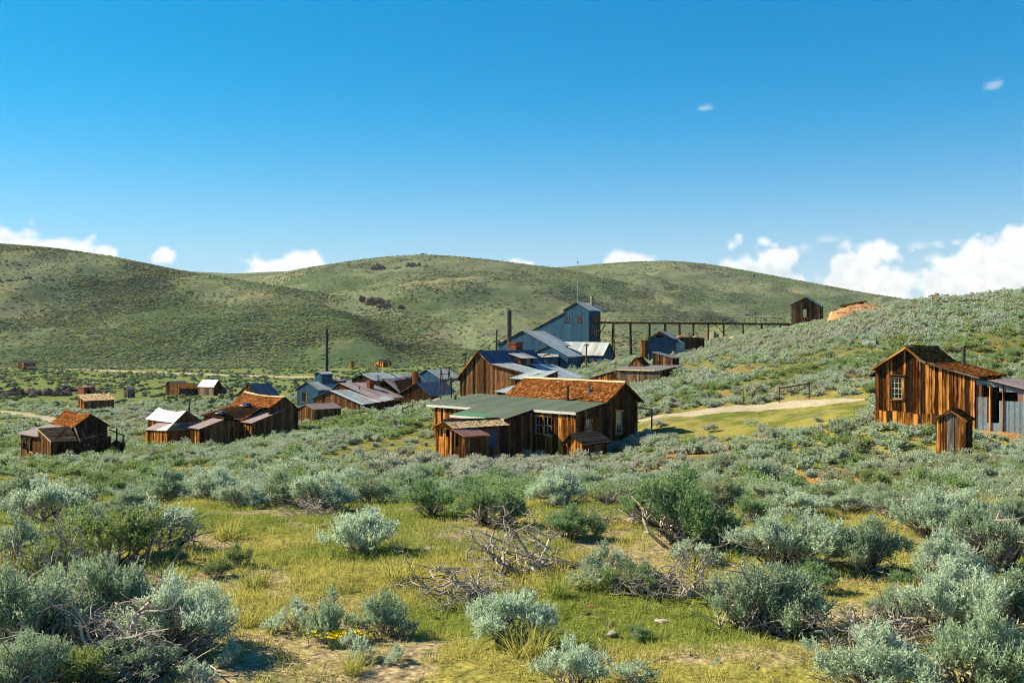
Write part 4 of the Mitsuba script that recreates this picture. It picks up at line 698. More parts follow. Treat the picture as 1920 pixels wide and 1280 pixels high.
wall(f'{k}__wall', s, (0, 0), (0, 4.3), [(0, 7.2), (4.3, 7.2)], zb=-7, style='sheet', bw=.9, pal=9, openings=ro); wall(f'{k}__wall', s, (0, 4.3), (-20.6, 4.3), [(0, 7.2), (7.2, 7.2), (20.6, 1.4)], zb=-7, style='plain', pal=5); wall(f'{k}__wall', s, (-20.6, 4.3), (-20.6, 0), [(0, 1.35), (4.3, 1.35)], zb=-7, style='sheet', bw=.9, pal=9); wall(f'{k}__wall', s, (-7.25, 4.3), (-7.25, 0), [(0, 7.3), (4.3, 7.3)], zb=6, style='sheet', bw=.9, pal=9)
for o in fo: window(f'{k}__window', s, (-20.6, 0), (0, 0), o, 2, 2, frame='timber', pal=5)
for o in ro: window(f'{k}__window', s, (0, 0), (0, 4.3), o, 2, 3, frame='timber', pal=5)
roof(f'{k}__roof', s, [(.45, -.3, 7.05), (.45, 5.4, 7.05), (-3.6, 5.4, 9.05), (-3.6, -.3, 9.05)], 'sheet', 0); roof(f'{k}__roof', s, [(-7.7, 5.4, 7.25), (-7.7, -.3, 7.25), (-3.62, -.3, 9.05), (-3.62, 5.4, 9.05)], 'sheet', 0); roof(f'{k}__roof', s, [(-20.9, 4.6, 1.3), (-20.9, -.3, 1.3), (-7.26, -.3, 6.72), (-7.26, 4.6, 6.72)], 'sheet', 0)
stick(f'{k}__flagpole', s, [(-3.6, .4, 8.9), (-3.6, .4, 18.3)], [.12, .05], pal=0); put(f'{k}__flagpole_ball', (lambda b: (np.array(b.vertices) * .22 + s(-3.6, .4, 18.4), np.array(b.faces), np.zeros((len(b.vertices), 2))))(trimesh.creation.icosphere(subdivisions=1)), 'metal')
stick(f'{k}__vent', s, [(-2.2, 4.0, 8.0), (-2.2, 4.0, 10.1), (-2.2, 4.0, 10.5)], [.5, .42, .3], 'timber', 1)
foot(s, -21, 0, 0, 6)
k2 = k
s = Site(935, 672, 205)     # front gable wing
op = [(3.9, 5.2, 1.05, 1.8), (6.9, 8.2, 1.05, 1.8), (9.9, 11.2, 1.05, 1.8)]
wall(f'{k2}__wing_wall', s, (0, 0), (13.6, 0), [(0, 2.9), (6.83, 5.5), (13.6, 2.7)], zb=-6, style='sheet', bw=.9, pal=9, openings=op); wall(f'{k2}__wing_wall', s, (13.6, 0), (13.6, 6), [(0, 2.7), (6, 2.7)], zb=-6, style='sheet', bw=.9, pal=9); wall(f'{k2}__wing_wall', s, (0, 6), (0, 0), [(0, 2.9), (6, 2.9)], zb=-6, style='sheet', bw=.9, pal=9)
for o in op: window(f'{k2}__window', s, (0, 0), (13.6, 0), o, 3, 2, frame='timber', pal=5)
roof(f'{k2}__wing_roof', s, [(14.1, -.3, 2.62), (14.1, 6.5, 2.62), (6.83, 6.5, 5.66), (6.83, -.3, 5.66)], 'sheet', 0); roof(f'{k2}__wing_roof', s, [(-.3, 6.5, 2.85), (-.3, -.3, 2.85), (6.81, -.3, 5.66), (6.81, 6.5, 5.66)], 'sheet', 0)
foot(s, 0, 14, 0, 6)
s = Site(1003, 692, 188); k = new('mill_annex'); lab(k, 'blue metal gabled annex with a small side roof at the foot of the mill', 'mill annex')
wall(f'{k}__wall', s, (0, 0), (8.15, 0), [(0, 3.05), (3.6, 4.35), (8.15, 2.5)], zb=-4, style='sheet', bw=.9, pal=9, openings=[(5.3, 6.5, -.4, 1.6)]); wall(f'{k}__wall', s, (8.15, 0), (8.15, 3.6), [(0, 2.5), (3.6, 2.5)], zb=-4, style='sheet', bw=.9, pal=9, openings=[(1.2, 1.9, -.2, 1.2)]); wall(f'{k}__wall', s, (0, 3.6), (0, 0), [(0, 3), (3.6, 3)], zb=-4, style='sheet', bw=.9, pal=9); wall(f'{k}__wall', s, (8.15, 3.6), (0, 3.6), [(0, 2.5), (4.5, 4.3), (8.15, 3)], zb=-4, style='plain', pal=5)
roof(f'{k}__roof', s, [(8.5, -.25, 2.45), (8.5, 3.9, 2.45), (3.6, 3.9, 4.5), (3.6, -.25, 4.5)], 'sheet', 0); roof(f'{k}__roof', s, [(-.3, 3.9, 3.02), (-.3, -.25, 3.02), (3.58, -.25, 4.5), (3.58, 3.9, 4.5)], 'sheet', 0)
s2 = Site(1010, 690, 184, 15)
wall(f'{k}__side_wall', s2, (0, 0), (3.6, 0), [(0, 1.95), (3.6, 2.1)], zb=-3, style='sheet', bw=.9, pal=9, openings=[(1.0, 1.5, .6, 1.4)]); wall(f'{k}__side_wall', s2, (3.6, 0), (3.6, 3), [(0, 2.1), (3, 2.8)], zb=-3, style='sheet', bw=.9, pal=9)
roof(f'{k}__side_roof', s2, [(-.3, -.3, 1.98), (3.9, -.3, 2.16), (2.8, 3, 2.95), (-1.0, 3, 2.62)], 'sheet', 0); foot(s, 0, 8.2, -4, 4)
s = Site(1080, 682, 200); k = new('mill_shed'); lab(k, 'long low shed with a pale rust flecked metal roof right of the mill', 'mill shed')
wall(f'{k}__wall', s, (-4, .2), (6.83, .2), [(0, 1.65), (10.83, 1.7)], zb=-4, style='sheet', bw=.9, pal=9, openings=[(6.0, 7.2, .2, 1.0), (8.4, 9.4, .2, 1.0)]); wall(f'{k}__wall', s, (6.83, .2), (6.83, 3.5), [(0, 1.7), (1.65, 4.15), (3.3, 1.6)], zb=-4, style='sheet', bw=.9, pal=9); wall(f'{k}__wall', s, (6.83, 3.5), (-4, 3.5), [(0, 1.6), (10.83, 1.6)], zb=-4, style='plain', pal=5); wall(f'{k}__wall', s, (-4, 3.5), (-4, .2), [(0, 1.6), (1.65, 4.1), (3.3, 1.65)], zb=-4, style='sheet', pal=9)
roof(f'{k}__roof', s, [(-4.4, -.15, 1.66), (7.0, -.15, 1.74), (7.1, 1.82, 4.3), (-4.6, 1.82, 4.46)], 'sheet', 0); roof(f'{k}__roof', s, [(7.1, 3.8, 1.5), (-4.6, 3.8, 1.5), (-4.6, 1.84, 4.46), (7.1, 1.84, 4.3)], 'sheet', 0)
foot(s, -4.5, 7, 0, 4)
s = Site(955, 657, 150, 0); lab(stick('smokestack', s, [(0, 0, -8), (0, 0, 6.1)], [.36, .33], sides=12), 'thick dark iron smokestack in front of the mill', 'smokestack')
s = Site(930, 657, 180, 0); lab(stick('smokestack', s, [(-.1, 0, -6), (.15, 0, 3.7)], [.17, .15], sides=10), 'short thin smokestack left of the mill', 'smokestack')

# ------------------------------------------------------------------ trestle from the tower to the hoist cabin
P0, P1 = at(1122, 603.2, 229), at(1482, 606, 217); k = new('trestle'); lab(k, 'long timber ore trestle on tall bents between the mill and the hilltop cabin', 'trestle')
tdir = (P1 - P0) / np.linalg.norm(P1 - P0); tn = np.array([-tdir[1], tdir[0], 0]); tn /= np.linalg.norm(tn); TL = np.linalg.norm(P1 - P0)
def tp(px, side=0, up=0):
    lo, hi = 0, 1
    for _ in range(40):
        m_ = (lo + hi) / 2; p = P0 + (P1 - P0) * m_
        if p[0] / p[1] * F + CX < px: lo = m_
        else: hi = m_
    return P0 + (P1 - P0) * lo + tn * side + np.array([0, 0, up])
for sd in (-.65, .65): put(f'{k}__beam', MB().bar(P0 + tn * sd - [0, 0, .25], P1 + tn * sd - [0, 0, .25], .22, .34, uid(6)).get(), 'timber')
n = 130; m = MB()
for i in range(n): c = P0 + (P1 - P0) * (i + .5) / n; m.box(c, tdir * TL / n * .46, tn * 1.0, [0, 0, .045], uid(6))
kk = put(f'{k}__decking', m.get(), 'timber'); lab(kk, kind='stuff')
for i in range(24): c = P0 + (P1 - P0) * (i + .5) / 24; put(f'{k}__cross_tie', MB().box(c - [0, 0, .04], tdir * .12, tn * 1.25, [0, 0, .11], uid(5)).get(), 'timber')
for sd in (-.95,):
    for h in (.55, 1.1): put(f'{k}__rail', MB().bar(P0 + tn * sd + [0, 0, h], P1 - tdir * 2 + tn * sd + [0, 0, h], .05, .07, uid(6)).get(), 'timber')
    for i in range(34): c = P0 + (P1 - tdir * 2 - P0) * (i + .5) / 34 + tn * sd; put(f'{k}__rail_post', MB().bar(c, c + [0, 0, 1.12], .07, .07, uid(6)).get(), 'timber')
for j, px in enumerate((1150, 1182, 1218, 1247, 1274, 1300, 1328, 1357, 1393, 1428, 1463)):
    bk = f'{k}__bent' if j == 0 else f'{k}__bent_{j:03d}'
    for sd, sp in ((-.6, -1.5), (.6, 1.5)):
        t_ = tp(px, sd, -.35); q = tp(px, 0)
        f_ = np.array([q[0], q[1], 0]) + tn * sp * (1 if j < 3 else .55) + tdir * R.uniform(-.2, .2); z = float(H(f_[0], f_[1])); f_[2] = z - .4
        put(f'{bk}__post', MB().bar(f_, t_, .25, .25, uid(6 if j > 2 else 5)).get(), 'timber')
    put(f'{bk}__cap', MB().bar(tp(px, -1.1, -.5), tp(px, 1.1, -.5), .28, .26, uid(6), up=(0, 0, 1)).get(), 'timber')
    if j >= 7:
        for sgn in (-1, 1): put(f'{bk}__knee_brace', MB().bar(tp(px, -.5, -2.3 + (j - 7) * .28), tp(px + sgn * 15, -.5, -.45), .12, .12, uid(6)).get(), 'timber')
put(f'{k}__brace', MB().bar(tp(1124, -.6, -3.2), tp(1136, -.6, -.5), .2, .2, uid(6)).get(), 'timber'); put(f'{k}__brace', MB().bar(tp(1126, -.6, -4.2), tp(1136, -.6, -8.2), .2, .2, uid(0)).get(), 'timber'); put(f'{k}__brace', MB().bar(tp(1124, .6, -4.6), tp(1131, .6, -8.2), .2, .2, uid(0)).get(), 'timber')
put(f'{k}__cable', MB().bar(tp(1148, 0, -7.2), tp(1205, 0, -6.0), .1, .1, uid(6)).get(), 'timber')
s = Site(1484, 606, 215, 25); s.A, s.B, s.Z = s.A * 1.22, s.B * 1.22, s.Z * 1.22; k = new('hoist_cabin'); lab(k, 'dark board cabin on the hillside at the right end of the trestle', 'cabin')
op = [(1.95, 2.95, 1.0, 2.75)]
wall(f'{k}__wall', s, (0, 0), (4.85, 0), [(0, 3.3), (2.55, 4.45), (4.85, 2.95)], pal=6, sub=True, bw=.36, openings=op, zb=-1.5); wall(f'{k}__wall', s, (4.85, 0), (4.85, 4), [(0, 2.95), (4, 2.95)], pal=6, bw=.36); wall(f'{k}__wall', s, (4.85, 4), (0, 4), [(0, 2.95), (2.3, 4.45), (4.85, 3.3)], pal=6, openings=[(2.7, 3.5, 1.0, 2.6)], bw=.36); wall(f'{k}__wall', s, (0, 4), (0, 0), [(0, 3.3), (4, 3.3)], pal=6, bw=.36)
roof(f'{k}__roof', s, [(5.15, -.25, 2.82), (5.15, 4.3, 2.82), (2.55, 4.3, 4.55), (2.55, -.25, 4.55)], 'sheet', 0); roof(f'{k}__roof', s, [(-.3, 4.3, 3.2), (-.3, -.25, 3.2), (2.53, -.25, 4.55), (2.53, 4.3, 4.55)], 'sheet', 0)
for a in (2.2, 2.5, 2.8): board(f'{k}__door_board', s, (a, .02, .3), (a, .02, .98), .2, .04, 0)
put(f'{k}__platform', MB().box(s(1.2, -.9, -.55), s.A * 2.8, s.B * .9, [0, 0, .5], uid(5)).get(), 'timber')
foot(s, -1, 5, -2, 4)

# ------------------------------------------------------------------ small structures on the slope right of the mill
s = Site(1217, 669, 172, 20); k = new('blue_shed'); lab(k, 'tall blue metal shed with a gabled roof below the trestle', 'shed')
gable_house(k, s, 4.25, 4, 3.15, 1.2, pal=0, rpal=0, rstyle='sheet', wstyle='sheet', wpal=9, bw=.85, ov=.2, asym=.46, zb=-2, front=[(1.25, 2.5, 3.35, 3.7)])
rake(f'{k}__bargeboard', s, [(-.25, -.23, 3.0), (1.95, -.23, 4.3), (4.45, -.23, 3.05)], pal=6, h=.16)
c = at(1208, 663, 174); k = new('wooden_tank'); lab(k, 'round orange wooden tank with iron hoops left of the blue shed', 'tank')
m = MB().tube([c + [0, 0, -.8], c + [0, 0, 2.25]], .68, 18, uid(0)); put(f'{k}__barrel', m.get(), 'timber')
for i in range(18): a = i * math.pi / 9; d_ = np.array([math.cos(a), math.sin(a), 0]); put(f'{k}__stave', MB().box(c + d_ * .70 + [0, 0, .9], np.array([-d_[1], d_[0], 0]) * .11, d_ * .03, [0, 0, 1.45 * R.uniform(.95, 1.02)], uid(0 if R.random() < .7 else 2)).get(), 'timber')
for z in (.1, .5, .9, 1.3, 1.8):
    a = np.linspace(0, 2 * np.pi, 25); put(f'{k}__hoop', MB().tube(np.stack([c[0] + .755 * np.cos(a), c[1] + .755 * np.sin(a), c[2] + z + a * 0], 1), .035, 5, uid(1), cap=False).get(), 'timber')
c = at(1273, 656, 172); k = new('water_tank'); lab(k, 'round blue metal tank with a conical lid right of the blue shed', 'tank')
put(f'{k}__body', MB().tube([c + [0, 0, -1], c + [0, 0, 1.1]], 1.0, 20, 450).get(), 'metal'); put(f'{k}__lid', MB().tube([c + [0, 0, 1.1], c + [0, 0, 1.35], c + [0, 0, 1.75]], [1.1, .75, .05], 20, 480).get(), 'metal')
s = Site(1262, 648, 178, 20); k = new('log_crib'); lab(k, 'dark timber crib piled with broken boards behind the round metal tank', 'crib')
wall(f'{k}__wall', s, (0, 0), (4.9, 0), [(0, 1.2), (2, 1.5), (4.9, 1.45)], pal=5, zb=-2, sub=True, bw=.5); wall(f'{k}__wall', s, (4.9, 0), (4.9, 4), [(0, 1.45), (4, 1.4)], pal=5, zb=-2); wall(f'{k}__wall', s, (0, 4), (0, 0), [(0, 1.2), (4, 1.2)], pal=0, zb=-2); wall(f'{k}__wall', s, (4.9, 4), (0, 4), [(0, 1.3), (4.9, 1.3)], style='plain', pal=5, zb=-2)
board(f'{k}__deck', s, (0, 2, 1.25), (4.9, 2, 1.35), 3.6, .1, 6)
for i in range(16): a, b = R.uniform(.3, 4.6), R.uniform(.2, 3.5); t = R.uniform(0, 6.3); l = R.uniform(.3, .9); board(f'{k}__loose_board', s, (a - l * math.cos(t), b - l * math.sin(t), 1.35 + R.uniform(0, .25)), (a + l * math.cos(t), b + l * math.sin(t), 1.45 + R.uniform(0, .5)), .2, .08, 4 if R.random() < .6 else 0)
for a in (1.2, 2.2, 2.9): board(f'{k}__upright', s, (a, .4, 1.2), (a, .4, 2.25), .3, .12, 1)
foot(s, 0, 5, 0, 4)

s = Site(1160, 716, 138); k = new('log_house'); lab(k, 'long low grey boarded house with a flat felt roof below the blue shed', 'house')
wall(f'{k}__wall', s, (-6.2, 0), (0, 0), [(0, .1), (6.2, 1.72)], pal=0, sub=True, bw=.3, openings=[(5.25, 6.0, .5, 1.42)], zb=-2); wall(f'{k}__wall', s, (0, -.05), (6.9, -.05), [(0, 1.7), (6.9, 1.72)], pal=1, sub=True, bw=.3, zb=-2); wall(f'{k}__wall', s, (6.9, -.05), (6.9, 3), [(0, 1.7), (3, 2.1)], pal=6, zb=-2, bw=.3); wall(f'{k}__wall', s, (6.9, 5.4), (-6, 5.4), [(0, 2.2), (13, 1)], style='plain', pal=5, zb=-2)
window(f'{k}__window', s, (-6.2, 0), (0, 0), (5.25, 6.0, .5, 1.42), 1, 1, pal=0, frame='timber')
roof(f'{k}__roof', s, [(-.1, -.3, 1.72), (7.0, -.3, 1.72), (7.0, 5.5, 2.42), (-2.4, 5.5, 2.3)], 'plain', 7); roof(f'{k}__roof', s, [(-6.6, -.2, .06), (-.12, -.2, 1.76), (-2.4, 5.5, 2.32), (-8, 5.5, .5)], 'plain', 7)
board(f'{k}__fascia', s, (.0, -.34, 1.7), (6.3, -.34, 1.72), .05, .16, 4)
foot(s, -7, 7, -.3, 5.5)
s = Site(1177, 688, 141); k = new('dugout_roof'); lab(k, 'small dark triangular roof standing alone behind the flat roofed grey house', 'dugout')
roof(f'{k}__roof', s, [(3.1, 0, .0), (3.1, 1.6, 0), (1.35, 1.6, 1.4), (1.35, 0, 1.4)], 'shingle', 5, sh=.35); roof(f'{k}__roof', s, [(-.1, 1.6, 0), (-.1, 0, 0), (1.33, 0, 1.4), (1.33, 1.6, 1.4)], 'shingle', 5, sh=.35); wall(f'{k}__wall', s, (.1, .1), (2.9, .1), [(0, .1), (1.25, 1.3), (2.8, .1)], pal=6, zb=-1.2); rake(f'{k}__bargeboard', s, [(1.34, -.05, 1.38), (3.1, -.05, 0)], pal=0, h=.1)
s = Site(1224, 692, 140); k = new('shed'); lab(k, 'dark box shaped shed with a slanting roof in front of the blue shed', 'shed')
wall(f'{k}__wall', s, (0, 0), (3.3, 0), [(0, 2.35), (3.3, 1.6)], pal=6, sub=True, bw=.4, zb=-1.5); wall(f'{k}__wall', s, (3.3, 0), (3.3, 1.6), [(0, 1.6), (1.6, 1.6)], pal=5, bw=.4, zb=-1.5); wall(f'{k}__wall', s, (0, 1.6), (0, 0), [(0, 2.35), (1.6, 2.35)], pal=6, zb=-1.5); wall(f'{k}__wall', s, (3.3, 1.6), (0, 1.6), [(0, 1.6), (3.3, 2.35)], style='plain', pal=5, zb=-1.5); board(f'{k}__patch', s, (1.0, -.07, 1.1), (1.0, -.07, 1.9), .14, .03, 4)
roof(f'{k}__roof', s, [(3.45, -.15, 1.63), (3.45, 1.75, 1.63), (-.15, 1.75, 2.45), (-.15, -.15, 2.45)], 'plain', 7); foot(s, 0, 3.4, 0, 1.7)

# ------------------------------------------------------------------ cluster of dark houses left of the barn
s = Site(775, 716, 210); k = new('blue_house'); lab(k, 'blue metal gabled house half hidden behind the dark roofed house left of the barn', 'house'); gable_house(k, s, 8.4, 6, .9, 1.75, pal=0, rpal=0, rstyle='sheet', wstyle='sheet', wpal=9, bw=.9, ov=.25, asym=.5, zb=-4)
s = Site(718, 716, 215); k = new('blue_house'); lab(k, 'small blue metal roofed house directly behind the purple roof with the chimney', 'house'); gable_house(k, s, 6.6, 4.2, .5, 1.25, pal=0, rpal=0, rstyle='sheet', wstyle='sheet', wpal=9, bw=.9, ov=.2, zb=-4)
s = Site(706, 742, 176); k = new('timber_house'); lab(k, 'dark timber house with a purplish shingled roof and tall brick chimney', 'house')
wall(f'{k}__wall', s, (0, 0), (6.2, 0), [(0, 1.1), (2.2, 1.7), (6.2, .3)], pal=5, zb=-2.5); wall(f'{k}__wall', s, (6.2, 0), (6.2, 8), [(0, .9), (8, .9)], pal=5, zb=-2.5); wall(f'{k}__wall', s, (0, 8), (0, 0), [(0, 1.2), (8, 1.2)], pal=5, zb=-2.5)
roof(f'{k}__roof', s, [(6.6, -.3, .75), (6.6, 8.2, .8), (2.2, 8.2, 3.55), (2.2, -.3, 3.0)], 'sheet', 1); roof(f'{k}__roof', s, [(-.5, 8.2, 1.2), (-.5, -.3, 1.2), (2.18, -.3, 3.0), (2.18, 8.2, 3.55)], 'sheet', 1)
c = s(5.0, 4.6, 1.0); ck = put(f'{k}__chimney', MB().box(c + [0, 0, 1.2], s.A * .36, s.B * .36, [0, 0, 2.1], uid(7)).box(c + [0, 0, 3.2], s.A * .46, s.B * .46, [0, 0, .16], uid(7)).get(), 'timber')
for r in range(13): put(f'{ck}__brick', MB().box(c - s.B * .37 + [0, 0, .5 + .2 * r], s.A * .34, s.B * .02, [0, 0, .085], uid(7)).get(), 'timber')
stick(f'{k}__stovepipe', s, [(4.2, 6, 2.2), (4.2, 6, 4.75)], .13); foot(s, 0, 6.5, 0, 8)
s = Site(750, 762, 160); k = new('timber_house'); lab(k, 'very dark timber house with a blue black roof just left of the barn porch', 'house'); gable_house(k, s, 7.4, 5.6, 2.1, 1.85, pal=5, rpal=4, rstyle='plain', ov=.3, asym=.58, zb=-2); rake(f'{k}__bargeboard', s, [(-.3, -.33, 2.0), (2.0, -.33, 3.0), (4.3, -.33, 4.05)], pal=6, h=.12)
s = Site(660, 728, 190); k = new('timber_house'); lab(k, 'house showing only a pale blue metal roof behind the rusty metal roofed house', 'house'); gable_house(k, s, 6.6, 6, 1.7, 1.0, pal=5, rpal=0, rstyle='sheet', ov=.3, zb=-3, asym=.5)
roof(f'{k}__roof', s, [(6.2, 1.0, 2.0), (6.2, 5.0, 2.0), (3.0, 5.2, 3.05), (3.0, .8, 3.05)], 'plain', 0)

# ------------------------------------------------------------------ poles, fences, headframe
def pole(px, py0, py1, d, r, label, arms=(), lean=0.0, pal=9):
    b, t = at(px, py0, d), at(px + lean, py1, d); k = new('utility_pole'); lab(k, label, 'pole'); put(f'{k}__shaft', MB().tube([b - [0, 0, .5], t], [r, r * .7], 7, uid(pal)).get(), 'timber')
    for z, w in arms: c = t - [0, 0, z]; put(f'{k}__crossarm', MB().bar(c - [w, .05, 0], c + [w, -.05, 0], .12, .14, uid(pal)).get(), 'timber')
pole(872, 690, 661, 150, .12, 'thin dark utility pole on the left of the barn roof', [(.15, .4)]); pole(1099, 683, 644, 170, .16, 'brown pole with a short crossarm in front of the pale metal roof', [(.25, .4), (2.9, .6)], lean=1, pal=6); pole(709, 728, 702, 165, .1, 'leaning pole with yellow boxes among the dark houses', [(.3, .5), (1.3, .5)], pal=6)
s = Site(827, 713, 150, 20); k = new('headframe'); lab(k, 'small timber headframe with two A shaped legs left of the barn', 'headframe')
for a in (0, 1.3):
    for o in (-.25, .35): board(f'{k}__leg', s, (a + o * .8, o, -2), (a, 0, 1.85), .12, .12, 6)
board(f'{k}__cap', s, (-.25, 0, 1.85), (1.6, 0, 1.85), .14, .14, 1); board(f'{k}__cross_beam', s, (-.5, 0, .15), (2.4, 0, .1), .12, .14, 1); board(f'{k}__cross_beam', s, (0, 0, 1.0), (1.3, 0, 1.0), .08, .1, 1)
def fence(posts, label, h=.95, rails=(.8,), d=None, name='rail_fence', pal=6, r=.12, skip=()):
    k = new(name); lab(k, label, 'fence'); P = []
    for q in posts:
        g = onground(q[0], q[1], 30); P.append(g); put(f'{k}__post', MB().bar(g - [0, 0, .4], g + [0, 0, h], r, r, uid(pal)).get(), 'timber')
    for i, (a, b) in enumerate(zip(P[:-1], P[1:])):
        for z in rails:
            if i not in skip: put(f'{k}__rail', MB().bar(a + [0, 0, z], b + [0, 0, z], .08, .12, uid(pal)).get(), 'timber')
fence([(755, 782), (774, 773), (808, 762), (826, 755)], 'low rail fence beside the track left of the green roofed house', h=1.15, rails=(.95,), skip=(1,)); fence([(1461, 757), (1517, 748)], 'single rail on two posts beside the pale path, like a hitching rail', h=1.5, rails=(1.3,), pal=6, r=.08)
def stakes(name, items, label, group):
    for i, (px, py, h) in enumerate(items): g = onground(px, py, 30); k = new(name); put_k = k; v, f, uv = MB().bar(g - [0, 0, .3], g + [0, 0, h], .05, .05, uid(9)).get(); scene[k] = mikit.ply((v, f), 'timber', uv=uv); lab(k, label[i], 'post', group)
stakes('fence_post', [(1328, 757, 1.0), (1394, 760, 1.25), (133, 882, .8)], ['thin wire post left of the hitching rail, farther from it', 'thin wire post just left of the hitching rail', 'lone dark stake in the sagebrush below the collapsed house'], None)
b_done = True

# ------------------------------------------------------------------ plants: leaves and grass are real blades, gathered in a few prototypes that are placed many times
def leaves(P, D, L, W, rng, tint, fold=.35):
    """diamond shaped leaves at points P along directions D"""
    n = len(P); D = D / (np.linalg.norm(D, axis=1, keepdims=True) + 1e-9); r = rng.normal(size=(n, 3)); S = np.cross(D, r); S /= np.linalg.norm(S, axis=1, keepdims=True) + 1e-9
    N = np.cross(S, D); L, W = np.broadcast_to(L, (n,))[:, None], np.broadcast_to(W, (n,))[:, None]
    v = np.stack([P, P + D * L * .55 + S * W / 2 + N * W * fold * .3, P + D * L, P + D * L * .55 - S * W / 2 + N * W * fold * .3], 1).reshape(-1, 3)
    b = np.arange(n)[:, None] * 4; f = np.vstack([b + [0, 1, 2], b + [0, 2, 3]])
    return v, f, np.repeat(np.stack([np.broadcast_to(tint, (n,)), np.zeros(n)], 1), 4, 0)

def sage(seed, stems=16, sprays=420, per=12, ll=.055, lw=.016, lumps=22, rad=.46, h=.62, bare=0.0, twig=1.0, core=False, lr=.125, lean=(0, 0), flat=.0):
    """one sagebrush about 1 m wide and h high: (foliage, branches)"""
    rng = np.random.default_rng(seed); wood = MB(); C = []
    K = [(0.0, 0.0, 1.0)] + [(rng.uniform(.16, .36) * math.cos(a), rng.uniform(.16, .36) * math.sin(a), rng.uniform(.5, 1.0)) for a in rng.uniform(0, 6.28) + np.arange(4) * 1.57 + rng.normal(size=4) * .4]
    for i in range(lumps):       # lumps of foliage on several unequal domes that lean out from one foot
        kx, ky, kz = K[i % 5]; a = rng.uniform(0, 2 * np.pi); q = math.sqrt(rng.uniform(0.0, 1)); r = .24 * q * rad / .46
        z = h * kz * (.14 + .74 * math.sqrt(max(0, 1 - q * q * .85)) * rng.uniform(.5, 1.15))
        C.append((kx * rad / .46 + r * math.cos(a) + lean[0] * z, ky * rad / .46 + r * math.sin(a) + lean[1] * z, z))
    C = np.array(C)
    for i in range(stems):
        tgt = C[i % lumps] + rng.normal(size=3) * .05; base = np.array([rng.normal() * .04, rng.normal() * .04, -.06]); mid = base * .4 + tgt * .55 + np.array([rng.normal() * .06, rng.normal() * .06, -.05 * rng.random()]); q3 = base * .15 + tgt * .8 + rng.normal(size=3) * .045
        r0 = .020 * rng.uniform(.6, 1.3) * twig
        wood.tube([base, (base + mid) / 2 + rng.normal(size=3) * .018, mid, q3, tgt], [r0, r0 * .85, r0 * .65, r0 * .45, r0 * .25], 5, 8000 + rng.integers(1, 900) if rng.random() < .75 else 9000 + rng.integers(1, 900), cap=False)
        for j in range(int(4 * twig) + 1):
            st = mid + (tgt - mid) * rng.uniform(0, .9); en = tgt + rng.normal(size=3) * np.array([.12, .12, .07]); kn = (st + en) / 2 + rng.normal(size=3) * .03
            wood.tube([st, kn, en], [r0 * .5, r0 * .35, r0 * .15], 3, 8000 + rng.integers(1, 900), cap=False)
    ba = rng.uniform(0, 2 * np.pi); order = np.argsort(C[:, 0] * math.cos(ba) + C[:, 1] * math.sin(ba) + rng.normal(size=lumps) * .16); live = C[order[:max(1, int(lumps * (1 - bare)))]]
    k = rng.integers(0, len(live), sprays); d = rng.normal(size=(sprays, 3)); d /= np.linalg.norm(d, axis=1, keepdims=True); d[:, 2] = np.where(d[:, 2] < -.25, -d[:, 2], d[:, 2])
    P = live[k] + d * np.array([lr, lr, lr * .85]) * rng.uniform(.3, 1.1, sprays)[:, None] * (rad / .46)
    out = P / (np.linalg.norm(P, axis=1, keepdims=True) + 1e-6); up = out * .45 + d * .35 + np.array([0, 0, .75 - flat]) + rng.normal(size=(sprays, 3)) * .22; up /= np.linalg.norm(up, axis=1, keepdims=True)
    sl = rng.uniform(.05, .15, sprays); t = np.tile(np.linspace(0, 1, per), sprays); I = np.repeat(np.arange(sprays), per)
    q = P[I] + up[I] * (sl[I] * t)[:, None] + rng.normal(size=(len(I), 3)) * .006
    ld = up[I] * .75 + rng.normal(size=(len(I), 3)) * .5
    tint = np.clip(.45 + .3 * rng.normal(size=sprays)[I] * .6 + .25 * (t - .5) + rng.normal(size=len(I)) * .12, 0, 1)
    fo = leaves(q, ld, ll * rng.uniform(.65, 1.2, len(I)), lw * rng.uniform(.8, 1.3, len(I)), rng, tint)
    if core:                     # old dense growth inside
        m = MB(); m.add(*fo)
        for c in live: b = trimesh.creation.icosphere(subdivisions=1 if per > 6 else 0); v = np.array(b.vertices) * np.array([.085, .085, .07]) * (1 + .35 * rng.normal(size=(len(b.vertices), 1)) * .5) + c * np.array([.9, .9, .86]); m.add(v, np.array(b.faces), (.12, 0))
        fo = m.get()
    return fo, wood.get()

NEAR = {}
def near(name, mat, **kw):
    fo, wd = sage(**kw); g = {'type': 'shapegroup'}
    if kw.get('bare', 0) < .98: g['foliage'] = mikit.ply((fo[0], fo[1]), mat, uv=fo[2])
    g['branches'] = mikit.ply((wd[0], wd[1]), 'timber', uv=wd[2]); scene['proto_' + name] = g; NEAR[name] = kw.get('h', .62)
for i in range(4): near(f'silver_{i}', ('leaf_silver', 'leaf_dull')[i % 2], seed=10 + i, sprays=520, per=12, lumps=24 + i * 3, h=.58 + .03 * i)
for i in range(3): near(f'green_{i}', 'leaf_green', seed=20 + i, sprays=520, per=13, lumps=20 + i * 4, ll=.05, h=.6)
for i in range(2): near(f'twiggy_{i}', 'leaf_silver', seed=30 + i, stems=34, sprays=300, per=10, lumps=26, twig=1.25, bare=.3, h=.62)
near('tuft', 'leaf_green', seed=40, sprays=560, per=10, lumps=16, ll=.06, lw=.011, h=.72, rad=.42)
near('olive', 'leaf_olive', seed=41, sprays=520, per=11, ll=.035, lw=.02, lumps=26, stems=20, h=.6)
